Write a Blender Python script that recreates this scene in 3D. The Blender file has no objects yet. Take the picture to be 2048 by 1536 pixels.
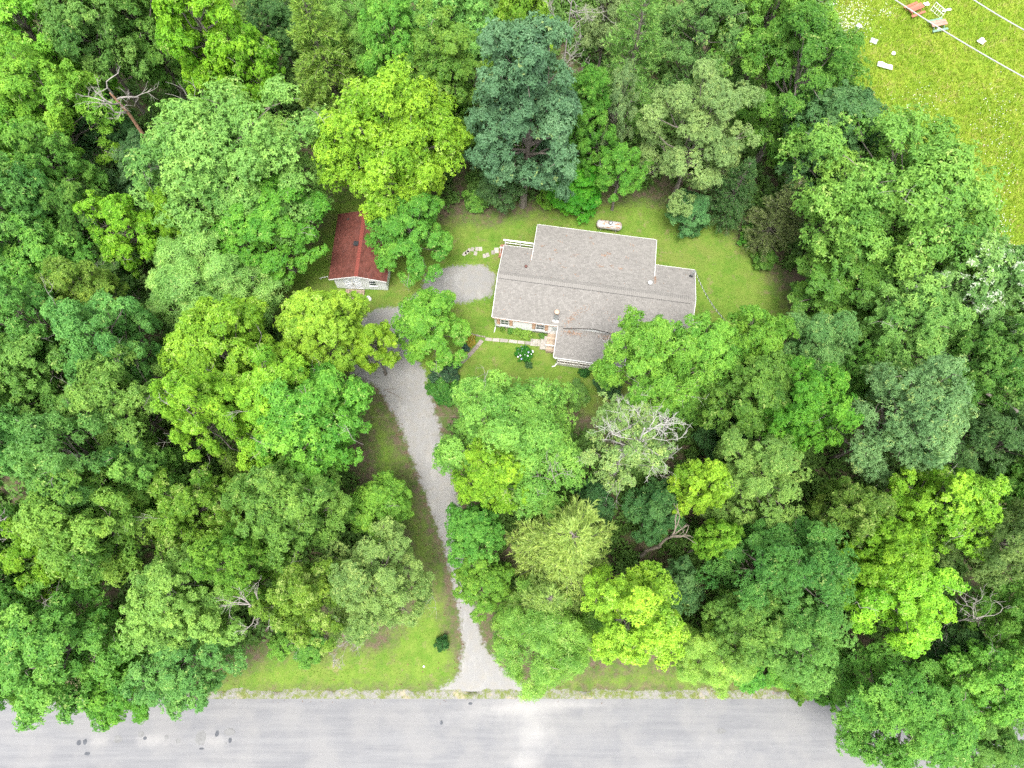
import bpy, math, random
import numpy as np
R = math.radians
C = bpy.context.scene.collection
S = bpy.context.scene

# ------------------------------------------------------------------ camera, sky, sun, exposure
FPX, TILT, HCAM = 1422.0, R(18.7), 62.0
cd = bpy.data.cameras.new('camera'); cam = bpy.data.objects.new('camera', cd); C.objects.link(cam)
cam.location = (0, 0, HCAM); cam.rotation_euler = (TILT, 0, 0)
cd.sensor_fit = 'HORIZONTAL'; cd.sensor_width = 36.0; cd.lens = 36.0 * FPX / 2048.0
cd.clip_start = 0.5; cd.clip_end = 1500
S.camera = cam
SUN_EL, SUN_AZ = R(70), R(186)          # high, soft, from behind the camera
W = bpy.data.worlds.new('World'); S.world = W; W.use_nodes = True
wn = W.node_tree; wn.nodes.clear()
sky = wn.nodes.new('ShaderNodeTexSky'); sky.sky_type = 'NISHITA'; sky.sun_disc = False
sky.sun_elevation = SUN_EL; sky.sun_rotation = SUN_AZ; sky.air_density = 1.0; sky.dust_density = 3.0
hs = wn.nodes.new('ShaderNodeHueSaturation'); hs.inputs['Saturation'].default_value = 0.25
bg = wn.nodes.new('ShaderNodeBackground'); bg.inputs['Strength'].default_value = 0.15
wo = wn.nodes.new('ShaderNodeOutputWorld')
wn.links.new(sky.outputs[0], hs.inputs['Color']); wn.links.new(hs.outputs[0], bg.inputs[0]); wn.links.new(bg.outputs[0], wo.inputs[0])
sl = bpy.data.lights.new('sun', 'SUN'); sl.energy = 1.3; sl.angle = R(20); sl.color = (1.0, 0.96, 0.9)
so = bpy.data.objects.new('sun', sl); C.objects.link(so)
so.rotation_euler = (R(90) - SUN_EL, 0, -SUN_AZ + math.pi)
S.view_settings.view_transform = 'Standard'; S.view_settings.look = 'None'
S.view_settings.gamma = 1.0; S.view_settings.use_curve_mapping = False
S.view_settings.exposure = 1.74
cy = S.cycles
cy.max_bounces = 4; cy.diffuse_bounces = 3; cy.glossy_bounces = 1; cy.transmission_bounces = 3; cy.transparent_max_bounces = 4
cy.use_adaptive_sampling = True; cy.adaptive_threshold = 0.02
try: cy.use_denoising = False
except Exception: pass

def P(px, py, z=0.0):
    u = (px - 1024) / FPX; v = (768 - py) / FPX
    Y = v * math.cos(TILT) + math.sin(TILT); Z = v * math.sin(TILT) - math.cos(TILT)
    t = (HCAM - z) / -Z
    return np.array((u * t, Y * t, z))
def px_per_m(px, py, z):
    v = (768 - py) / FPX
    return FPX / ((HCAM - z) / (math.cos(TILT) - v * math.sin(TILT)))

# ------------------------------------------------------------------ helpers: geometry and objects
class Geo:
    def __init__(s): s.v = []; s.f = []; s.t = []
    def add(s, vs, fs, tint=0.5):
        o = len(s.v); s.v.extend([tuple(map(float, p)) for p in vs]); s.f.extend([tuple(i + o for i in f) for f in fs]); s.t.extend([tint] * len(fs)); return s
    def box(s, a, b, tint=0.5):
        x0, y0, z0 = a; x1, y1, z1 = b
        return s.add([(x0,y0,z0),(x1,y0,z0),(x1,y1,z0),(x0,y1,z0),(x0,y0,z1),(x1,y0,z1),(x1,y1,z1),(x0,y1,z1)],
                     [(3,2,1,0),(4,5,6,7),(0,1,5,4),(1,2,6,5),(2,3,7,6),(3,0,4,7)], tint)
    def bar(s, p, q, w, h, tint=0.5):
        p = np.array(p, float); q = np.array(q, float); d = q - p; d /= np.linalg.norm(d)
        up = np.array((0, 0, 1.0)) if abs(d[2]) < .95 else np.array((0, 1.0, 0))
        a = np.cross(d, up); a /= np.linalg.norm(a); b = np.cross(a, d)
        vs = [e + a * sx * w / 2 + b * sz * h / 2 for e in (p, q) for sx, sz in ((-1,-1),(1,-1),(1,1),(-1,1))]
        return s.add(vs, [(3,2,1,0),(4,5,6,7),(0,1,5,4),(1,2,6,5),(2,3,7,6),(3,0,4,7)], tint)
    def tube(s, pts, rad, n=6, tint=0.5, cap=True):
        pts = [np.array(p, float) for p in pts]; o = len(s.v); N = len(pts)
        rad = list(rad) if hasattr(rad, '__len__') else [rad] * N
        prev = None
        for i, p in enumerate(pts):
            d = pts[min(i+1, N-1)] - pts[max(i-1, 0)]; d /= (np.linalg.norm(d) + 1e-9)
            ref = prev if prev is not None else (np.array((1.0, 0, 0)) if abs(d[0]) < .8 else np.array((0, 1.0, 0)))
            a = ref - d * np.dot(ref, d); a /= (np.linalg.norm(a) + 1e-9); prev = a; b = np.cross(d, a)
            for k in range(n):
                th = 2 * math.pi * k / n; s.v.append(tuple(p + (a * math.cos(th) + b * math.sin(th)) * rad[i]))
        fs = []
        for i in range(N - 1):
            for k in range(n):
                k2 = (k + 1) % n; fs.append((o+i*n+k, o+i*n+k2, o+(i+1)*n+k2, o+(i+1)*n+k))
        if cap: fs.append(tuple(o + k for k in reversed(range(n)))); fs.append(tuple(o + (N-1)*n + k for k in range(n)))
        s.f.extend(fs); s.t.extend([tint] * len(fs)); return s
    def lathe(s, prof, c=(0,0,0), n=16, axis='z', tint=0.5):
        vs = []; fs = []
        for r, h in prof:
            for k in range(n):
                th = 2 * math.pi * k / n; a, b = r * math.cos(th), r * math.sin(th)
                vs.append((c[0]+a, c[1]+b, c[2]+h) if axis == 'z' else (c[0]+h, c[1]+a, c[2]+b))
        for i in range(len(prof) - 1):
            for k in range(n):
                k2 = (k + 1) % n; fs.append((i*n+k, i*n+k2, (i+1)*n+k2, (i+1)*n+k))
        fs.append(tuple(reversed(range(n)))); fs.append(tuple((len(prof)-1)*n + k for k in range(n)))
        return s.add(vs, fs, tint)
    def prism(s, poly, z0, z1, tint=0.5):
        n = len(poly); vs = [(p[0], p[1], z0) for p in poly] + [(p[0], p[1], z1) for p in poly]
        fs = [tuple(reversed(range(n))), tuple(range(n, 2*n))] + [(i, (i+1) % n, n + (i+1) % n, n + i) for i in range(n)]
        return s.add(vs, fs, tint)

def mesh_np(name, V, F, attrs=None, mat=None, smooth=False):
    """V (n,3), F (m,k) all faces of k corners; attrs: name -> per-point floats"""
    V = np.asarray(V, np.float32); F = np.asarray(F, np.int32); k = F.shape[1]
    m = bpy.data.meshes.new(name); m.vertices.add(len(V)); m.vertices.foreach_set('co', V.ravel())
    m.loops.add(F.size); m.loops.foreach_set('vertex_index', F.ravel())
    m.polygons.add(len(F)); m.polygons.foreach_set('loop_start', np.arange(0, F.size, k, dtype=np.int32))
    try: m.polygons.foreach_set('loop_total', np.full(len(F), k, np.int32))
    except Exception: pass
    m.polygons.foreach_set('use_smooth', np.full(len(F), smooth, bool))
    for a, d in (attrs or {}).items():
        at = m.attributes.new(a, 'FLOAT', 'POINT'); at.data.foreach_set('value', np.asarray(d, np.float32))
    if mat: m.materials.append(mat)
    m.update(); m.validate()
    return m
def geo_mesh(name, g, mat, smooth=False):
    m = bpy.data.meshes.new(name); m.from_pydata(g.v, [], g.f)
    at = m.attributes.new('tint', 'FLOAT', 'FACE'); at.data.foreach_set('value', np.array(g.t, np.float32))
    if smooth: m.polygons.foreach_set('use_smooth', np.ones(len(m.polygons), bool))
    m.materials.append(mat); m.update(); return m
def link(name, data, parent=None, loc=None, rz=None):
    o = bpy.data.objects.new(name, data); C.objects.link(o)
    if parent: o.parent = parent
    if loc is not None: o.location = loc
    if rz is not None: o.rotation_euler = (0, 0, rz)
    return o
def part(name, g, mat, parent=None, smooth=False): return link(name, geo_mesh(name, g, mat, smooth), parent)
def tag(o, label, cat, group=None):
    o['label'] = label; o['category'] = cat
    if group: o['group'] = group
    return o
def thing(name, label, cat, loc=(0,0,0), rz=0, group=None):
    return tag(link(name, None, None, loc, rz), label, cat, group)
def struct(o): o['kind'] = 'structure'; return o
def stuff(o, label=None, cat=None):
    o['kind'] = 'stuff'
    if label: o['label'] = label; o['category'] = cat
    return o

# ------------------------------------------------------------------ materials
class NT:
    def __init__(s, name, rough=0.8, spec=0.3):
        s.m = bpy.data.materials.new(name); s.m.use_nodes = True; s.t = s.m.node_tree; s.t.nodes.clear()
        s.out = s.n('ShaderNodeOutputMaterial'); s.b = s.n('ShaderNodeBsdfPrincipled')
        s.b.inputs['Roughness'].default_value = rough; s.b.inputs['Specular IOR Level'].default_value = spec
        s.l(s.b.outputs[0], s.out.inputs[0]); s._c = None
    def n(s, t, **k):
        o = s.t.nodes.new(t)
        for a, v in k.items(): setattr(o, a, v)
        return o
    def l(s, a, b): s.t.links.new(a, b)
    def set(s, sock, v):
        if hasattr(v, 'is_linked') or isinstance(v, bpy.types.NodeSocket): s.l(v, sock)
        elif isinstance(v, (tuple, list)): sock.default_value = tuple(v) + ((1,) if len(v) == 3 and len(sock.default_value) == 4 else ())
        else: sock.default_value = v
    def coord(s, scale=(1,1,1), obj=False):
        if obj: a = s.n('ShaderNodeTexCoord').outputs['Object']
        else: a = s.n('ShaderNodeNewGeometry').outputs['Position']
        mp = s.n('ShaderNodeMapping'); mp.inputs['Scale'].default_value = scale; s.l(a, mp.inputs[0]); return mp.outputs[0]
    def noise(s, scale, detail=4, rough=.6, vec=None, dist=0):
        o = s.n('ShaderNodeTexNoise'); o.inputs['Scale'].default_value = scale; o.inputs['Detail'].default_value = detail
        o.inputs['Roughness'].default_value = rough; o.inputs['Distortion'].default_value = dist
        s.l(vec if vec is not None else s.coord(), o.inputs['Vector']); return o.outputs['Fac']
    def ramp(s, fac, a, b):       # map range clamp
        o = s.n('ShaderNodeMapRange'); s.l(fac, o.inputs[0]); o.inputs[1].default_value = a; o.inputs[2].default_value = b; return o.outputs[0]
    def mix(s, f, a, b, mode='MIX'):
        o = s.n('ShaderNodeMix', data_type='RGBA', blend_type=mode); s.set(o.inputs[0], f); s.set(o.inputs[6], a); s.set(o.inputs[7], b); return o.outputs[2]
    def math(s, op, a, b=0.0):
        o = s.n('ShaderNodeMath', operation=op); s.set(o.inputs[0], a); s.set(o.inputs[1], b); return o.outputs[0]
    def attr(s, name): return s.n('ShaderNodeAttribute', attribute_name=name).outputs['Fac']
    def color(s, c): s.set(s.b.inputs['Base Color'], c); return s
    def bump(s, h, strength=.4, dist=.05):
        o = s.n('ShaderNodeBump'); o.inputs['Strength'].default_value = strength; o.inputs['Distance'].default_value = dist
        s.l(h, o.inputs['Height']); s.l(o.outputs[0], s.b.inputs['Normal']); return s
def simple(name, col, rough=.7, var=.25, scale=3.0, spec=.3, metal=0, tint=0.0, dirt=None):
    m = NT(name, rough, spec); m.b.inputs['Metallic'].default_value = metal
    n = m.ramp(m.noise(scale, 5), .3, .7)
    lo = tuple(c * (1 - var) for c in col); hi = tuple(min(1, c * (1 + var)) for c in col)
    c = m.mix(n, lo, hi)
    if dirt: c = m.mix(m.ramp(m.noise(scale * .4, 6, .7), .52, .68), c, dirt)
    if tint:
        t = m.attr('tint'); k = m.math('ADD', m.math('MULTIPLY', t, 2 * tint), 1 - tint)
        cc = m.n('ShaderNodeCombineColor'); [m.l(k, cc.inputs[i]) for i in range(3)]
        c = m.mix(1.0, c, cc.outputs[0], 'MULTIPLY')
    m.color(c); return m.m

def leaf_material(name, rough=.45, trans=.38, fc=(.55, .66, .20), fm=.45):
    m = NT(name, rough, .25)
    oi = m.n('ShaderNodeObjectInfo'); t = m.attr('tint'); fr = m.attr('fresh')
    h = m.n('ShaderNodeHueSaturation')
    m.l(m.math('ADD', m.math('MULTIPLY', t, -.05), .525), h.inputs['Hue'])
    m.l(m.math('ADD', m.math('MULTIPLY', t, .9), .55), h.inputs['Value'])
    h.inputs['Saturation'].default_value = 1.0; m.l(oi.outputs['Color'], h.inputs['Color'])
    fresh = m.mix(fm, h.outputs[0], fc)
    f = m.math('LESS_THAN', fr, oi.outputs['Alpha'])
    c = m.mix(f, h.outputs[0], fresh); m.color(c)
    tr = m.n('ShaderNodeBsdfTranslucent'); m.l(m.mix(1.0, c, (1.0, 1.0, .5), 'MULTIPLY'), tr.inputs[0])
    mx = m.n('ShaderNodeMixShader'); mx.inputs[0].default_value = trans
    m.l(m.b.outputs[0], mx.inputs[1]); m.l(tr.outputs[0], mx.inputs[2]); m.l(mx.outputs[0], m.out.inputs[0])
    return m.m
LEAF = leaf_material('leaf')
BLOSSOM = leaf_material('blossom_leaf', fc=(.78, .82, .70), fm=.6)
BARK = simple('bark', (.20, .165, .13), .9, .35, 6)
PALEBARK = simple('pale_bark', (.19, .165, .14), .9, .3, 5)
DEADWOOD = simple('dead_wood', (.29, .265, .24), .85, .3, 4)
REDWOOD = simple('red_dead_wood', (.33, .19, .12), .85, .3, 4)
WHITE = simple('white_paint', (.76, .77, .77), .5, .05, 2.0, dirt=(.66, .66, .63))
TRIM = simple('white_trim', (.80, .80, .79), .45, .05, 3)

# ------------------------------------------------------------------ ground: one grid, split into forest floor, lawn, meadow, driveway
rng = np.random.default_rng(7)
def poly_sd(X, Y, poly):
    """signed distance, positive inside"""
    p = np.array(poly); q = np.roll(p, -1, 0); d = np.full(X.shape, 1e9); ins = np.zeros(X.shape, bool)
    for (ax, ay), (bx, by) in zip(p, q):
        ex, ey = bx - ax, by - ay; t = np.clip(((X - ax) * ex + (Y - ay) * ey) / (ex*ex + ey*ey + 1e-9), 0, 1)
        d = np.minimum(d, np.hypot(X - ax - t * ex, Y - ay - t * ey))
        c = ((ay > Y) != (by > Y)) & (X < (bx - ax) * (Y - ay) / (by - ay + 1e-12) + ax); ins ^= c
    return np.where(ins, d, -d)
def wp(pts, z=0): return [tuple(P(x, y, z)[:2]) for x, y in pts]
YARD = wp([(470,600),(540,540),(600,500),(640,440),(640,375),(760,380),(880,430),(1000,432),(1080,405),(1200,388),(1330,395),(1440,425),(1510,490),(1560,560),(1610,630),(1580,720),(1420,740),(1250,810),(1190,850),(1130,820),(1000,800),(900,800),(860,800),(830,800),(700,760),(640,700),(560,640)])
VERGE = wp([(700,740),(760,800),(790,860),(830,980),(880,1110),(905,1230),(925,1300),(930,1385),(930,1392),(-40,1422),(-40,1395),(400,1360),(560,1290),(760,1280),(850,1180),(800,1050),(740,950),(730,850)])
VERGE2 = wp([(1090,1340),(1300,1325),(1500,1345),(1720,1350),(1720,1398),(1040,1388)])
MEADOW = wp([(1610,-160),(1640,20),(1670,200),(1760,300),(1850,420),(1960,520),(2048,560),(2300,640),(2700,300),(2700,-160)])
DRIVE = wp([(1100,1394),(1020,1352),(968,1290),(952,1240),(945,1110),(918,1000),(892,900),(868,810),(845,735),(820,690),(835,640),(870,612),(930,606),(985,590),(992,550),(965,528),(900,532),(850,552),(842,580),(800,612),(755,618),(715,640),(690,690),(700,745),(755,775),(800,850),(832,940),(862,1020),(895,1120),(916,1220),(926,1290),(918,1350),(855,1393)])
NX, NY = 520, 380
gx = np.linspace(-78, 78, NX); gy = np.linspace(-5.7, 92, NY)
GX, GY = np.meshgrid(gx, gy)
def sm_noise(X, Y, s, seed):
    r = np.random.default_rng(seed); z = 0
    for k in range(5):
        a = r.uniform(0, 2*np.pi); f = (1.6 ** k) / s; z = z + np.sin((X*np.cos(a) + Y*np.sin(a)) * f + r.uniform(0, 6)) / (1.25 ** k)
    return z / 3
sd_l = np.maximum.reduce([poly_sd(GX, GY, YARD), poly_sd(GX, GY, VERGE), poly_sd(GX, GY, VERGE2)]) + .35 * sm_noise(GX, GY, .9, 1)
sd_d = poly_sd(GX, GY, DRIVE) + .12 * sm_noise(GX, GY, .4, 2)
sd_m = poly_sd(GX, GY, MEADOW) + .6 * sm_noise(GX, GY, 1.5, 3)
GZ = .02 * sm_noise(GX, GY, 2.5, 4) * np.clip(-sd_d, 0, 1) + .05 * np.clip(-sd_l / 4, 0, 1) * sm_noise(GX, GY, 4, 5)
GZ = GZ * np.clip((GY + 5.7) / 2, 0, 1)
gV = np.stack([GX, GY, GZ], -1).reshape(-1, 3)
ii = np.arange(NX * NY).reshape(NY, NX)
gF = np.stack([ii[:-1,:-1], ii[:-1,1:], ii[1:,1:], ii[1:,:-1]], -1).reshape(-1, 4)
gA = {'lawn': sd_l.ravel(), 'drive': sd_d.ravel(), 'meadow': sd_m.ravel()}
m = NT('ground', .95, .1)
fine = m.noise(9, 6, .7); mid = m.noise(1.4, 5, .65); big = m.noise(.22, 4, .6); vf = m.noise(40, 3, .7)
litter = m.mix(m.ramp(fine, .35, .65), (.075, .06, .04), (.17, .13, .09))
litter = m.mix(m.ramp(mid, .42, .6), litter, (.075, .115, .03))
grass = m.mix(m.ramp(mid, .35, .65), (.105, .20, .024), (.165, .245, .042))
grass = m.mix(m.math('MULTIPLY', m.ramp(big, .45, .62), .6), grass, (.17, .19, .05))
grass = m.mix(m.math('MULTIPLY', m.ramp(m.noise(.45, 7, .75), .48, .6), .7), grass, (.075, .185, .018))
grass = m.mix(m.math('MULTIPLY', m.ramp(fine, .45, .7), .45), grass, (.20, .235, .055))
grass = m.mix(m.math('MULTIPLY', m.ramp(m.noise(.8, 8, .8), .55, .66), .75), grass, (.25, .185, .11))
grass = m.mix(m.math('MULTIPLY', m.ramp(vf, .45, .75), .35), grass, (.05, .10, .012))
mead = m.mix(m.ramp(mid, .38, .62), (.16, .25, .025), (.26, .29, .045))
mead = m.mix(m.ramp(big, .42, .6), mead, (.12, .21, .02))
mead = m.mix(m.math('MULTIPLY', m.ramp(m.noise(.9, 6, .7), .52, .68), .7), mead, (.27, .21, .085))
mead = m.mix(m.math('MULTIPLY', m.ramp(fine, .45, .7), .5), mead, (.19, .30, .02))
grav = m.mix(m.ramp(vf, .3, .7), (.195, .192, .186), (.30, .294, .284))
grav = m.mix(m.math('MULTIPLY', m.ramp(m.noise(1.0, 6, .7, m.coord((1.2, .45, 1))), .52, .66), .5), grav, (.35, .345, .33))
grav = m.mix(m.math('MULTIPLY', m.ramp(mid, .45, .75), .5), grav, (.27, .245, .20))
grav = m.mix(m.math('MULTIPLY', m.ramp(m.noise(3, 6, .8), .62, .74), .55), grav, (.15, .15, .07))
ragg = m.math('MULTIPLY', m.math('SUBTRACT', m.noise(2.4, 8, .8), .5), 2.4)
ragl = m.math('MULTIPLY', m.math('SUBTRACT', m.noise(1.1, 6, .75), .5), 5.0)
c = m.mix(m.ramp(m.math('ADD', m.attr('lawn'), ragl), -.1, 1.7), litter, grass)
c = m.mix(m.ramp(m.math('ADD', m.attr('meadow'), ragl), -.4, .6), c, mead)
c = m.mix(m.ramp(m.math('ADD', m.attr('drive'), ragg), -.12, .18), c, grav)
m.color(c).bump(m.mix(.5, fine, vf), .45, .03)
GROUND = m.m
cen = lambda a: a.reshape(NY, NX)[:-1,:-1].ravel()
isd = cen(gA['drive']) > 0; ism = (cen(gA['meadow']) > 0) & ~isd; isl = (cen(gA['lawn']) > 0) & ~isd & ~ism
def ground_piece(name, sel):
    f = gF[sel]; u, inv = np.unique(f, return_inverse=True)
    return struct(link(name, mesh_np(name, gV[u], inv.reshape(-1, 4), {k: a[u] for k, a in gA.items()}, GROUND, True)))
ground_piece('forest_floor', ~(isd | ism | isl)); ground_piece('lawn', isl); ground_piece('meadow', ism); ground_piece('driveway', isd)
m = NT('far_ground', .95, .1); m.color(m.mix(m.ramp(m.noise(.5, 6), .4, .6), (.07, .06, .03), (.05, .08, .02)))
far = Geo().add([(-500,-500,-.12),(500,-500,-.12),(500,500,-.12),(-500,500,-.12)], [(0,1,2,3)])
struct(part('ground', far, m.m))

# road: chip-sealed sheet with dusty mouth at the driveway, and a gravel shoulder
rx = np.linspace(-150, 150, 700); ry = np.linspace(-10.75, -5.55, 30)
RX, RY = np.meshgrid(rx, ry)
def gauss(x, y, sx, sy): return np.exp(-((RX - x) / sx) ** 2 - ((RY - y) / sy) ** 2)
dust = gauss(.5, -6.2, 3.2, .8) + .95 * gauss(1.6, -8.2, 1.5, 1.4) + .8 * gauss(.9, -10.2, 1.2, .6) + .3 * gauss(-4, -7, 4, 1) + .25 * gauss(16, -9.3, 6, 1) + .7 * gauss(5, -6.0, 3, .35)
for x in (320, 400, 440, 200, 290): p = P(x, 1482); dust = dust + .55 * gauss(p[0], p[1], 1.0, .45)
edge = np.minimum(RY + 10.75, -5.55 - RY)
RZ = .03 + .05 * np.clip(edge / 2.4, 0, 1)
ri = np.arange(RX.size).reshape(RX.shape); rF = np.stack([ri[:-1,:-1], ri[:-1,1:], ri[1:,1:], ri[1:,:-1]], -1).reshape(-1, 4)
m = NT('road', .85, .25)
st = m.coord((.09, 1.5, 1)); lon = m.noise(1.6, 5, .65, st); gr = m.noise(55, 2, .8)
c = m.mix(m.ramp(lon, .33, .68), (.155, .156, .164), (.208, .208, .211))
c = m.mix(m.math('MULTIPLY', m.ramp(m.noise(.35, 4, .6), .42, .62), .5), c, (.245, .238, .228))
c = m.mix(m.math('MULTIPLY', m.ramp(gr, .35, .7), .4), c, (.135, .137, .146))
c = m.mix(m.math('MULTIPLY', m.ramp(m.noise(14, 5, .7), .62, .72), .35), c, (.12, .12, .127))
d = m.math('ADD', m.attr('dust'), m.math('MULTIPLY', m.math('SUBTRACT', m.noise(1.3, 6, .7), .5), 1.0))
c = m.mix(m.math('MULTIPLY', m.ramp(d, .15, 1.2), .7), c, (.33, .32, .305))
m.color(c).bump(gr, .35, .01)
road = struct(link('road', mesh_np('road', np.stack([RX, RY, RZ], -1).reshape(-1, 3), rF, {'dust': dust.ravel()}, m.m, True)))
# shoulder strip
sx = np.linspace(-150, 150, 1200); sy = np.array([-6.0, -5.5, -5.1, -4.7]); SX, SY = np.meshgrid(sx, sy)
SYj = SY + np.where(np.arange(4)[:, None] == 3, .7 * sm_noise(SX, SY, .45, 9), 0); SZ = np.array([.024, .034, .022, -.05])[:, None] + 0 * SX
ri = np.arange(SX.size).reshape(SX.shape); sF = np.stack([ri[:-1,:-1], ri[:-1,1:], ri[1:,1:], ri[1:,:-1]], -1).reshape(-1, 4)
m = NT('shoulder', .95, .1); vf = m.noise(30, 4, .8)
c = m.mix(m.ramp(vf, .3, .7), (.16, .152, .138), (.31, .30, .282))
c = m.mix(m.ramp(m.noise(1.6, 8, .8), .44, .56), c, (.135, .165, .045)); c = m.mix(m.ramp(m.noise(.6, 5, .7), .56, .7), c, (.36, .30, .20))
m.color(c).bump(vf, .6, .03)
struct(link('road_shoulder', mesh_np('road_shoulder', np.stack([SX, SYj, SZ], -1).reshape(-1, 3), sF, None, m.m, True)))
far = Geo().add([(-150,-14,-.01),(150,-14,-.01),(150,-10.6,.024),(-150,-10.6,.024)], [(0,1,2,3)])
struct(part('road_shoulder', far, m.m))
PATCHD = simple('dark_patch', (.075, .08, .09), .8, .3, 8); PATCHG = simple('grey_patch', (.165, .165, .163), .8, .2, 6)
def blob(rx, ry, n=14, j=.15):
    return [(rx * (1 + random.uniform(-j, j)) * math.cos(2*math.pi*k/n), ry * (1 + random.uniform(-j, j)) * math.sin(2*math.pi*k/n)) for k in range(n)]
random.seed(3)
for x, y, a, b, dk in [(159,1485,4.5,5.5,1),(171,1483,4,5,1),(175,1507,5.5,3.5,1),(237,1478,8.5,7,0),(283,1468,6,5.5,0),(291,1476,3.5,3.5,1),(357,1481,4.5,5,0),(334,1474,4,4,0),(402,1476,11,14,0),(404,1497,5,2,1),(435,1467,4,6,1),(460,1464,11,6.5,0),(461,1480,3.5,5,1),(452,1487,2,2,0),(1442,1462,9,5,0),(883,1445,3,4,1),(941,1407,4,2.5,1)]:
    s = px_per_m(x, y, 0); p = P(x, y, 0); e = min(p[1] + 10.75, -5.55 - p[1])
    g = Geo().prism([(p[0] + u, p[1] + v) for u, v in blob(a / s, b / s)], .02, .03 + .05 * max(0, min(1, e / 2.4)) + .007)
    part('asphalt_patch', g, PATCHD if dk else PATCHG, road)

# ------------------------------------------------------------------ trees: generators
def unit(a): return a / (np.linalg.norm(a, axis=-1, keepdims=True) + 1e-9)
def rosettes(pos, axis, rg, L, Wd, k=5, droop=.15, ctint=None, cfresh=None):
    n = len(pos); ref = unit(rg.normal(size=(n, 3))); t1 = unit(np.cross(axis, ref)); t2 = np.cross(axis, t1)
    ang = (np.arange(k) / k * 2 * np.pi)[None, :] + rg.uniform(-.4, .4, (n, k))
    tilt = rg.uniform(-.38, .38, (n, k)) - droop
    d = np.cos(ang)[..., None] * t1[:, None] + np.sin(ang)[..., None] * t2[:, None]
    d = unit(d * np.cos(tilt)[..., None] + axis[:, None] * np.sin(tilt)[..., None])
    w = unit(np.cross(np.broadcast_to(axis[:, None], d.shape), d) + .25 * rg.normal(size=d.shape)); up = np.cross(d, w)
    l = L * rg.uniform(.7, 1.25, (n, k, 1)); wd = Wd * rg.uniform(.8, 1.2, (n, k, 1)); p = np.broadcast_to(pos[:, None], d.shape)
    v = np.stack([p, p + d*l*.5 + w*wd*.5 + up*.02, p + d*l - up*.1*l, p + d*l*.5 - w*wd*.5 + up*.02], 2).reshape(-1, 3)
    tint = (ctint if ctint is not None else rg.uniform(.3, .7, n)) + rg.normal(0, .07, n)
    tl = (tint[:, None] + rg.normal(0, .08, (n, k))).clip(0, 1)
    fl = np.broadcast_to((cfresh if cfresh is not None else rg.uniform(0, 1, n))[:, None], (n, k)) + rg.uniform(-.15, .15, (n, k))
    return v, np.repeat(tl.ravel(), 4), np.repeat(fl.ravel(), 4)
def quads(n): return np.arange(n * 4).reshape(-1, 4)
def lumpy(rg, n=5):
    fr = rg.integers(1, 5, n); ph = rg.uniform(0, 6.3, n); am = rg.uniform(.05, .13, n); vz = rg.uniform(-2, 2, n)
    return lambda th, z: 1 + sum(am[i] * np.sin(fr[i] * th + ph[i] + vz[i] * z) for i in range(n))

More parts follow.
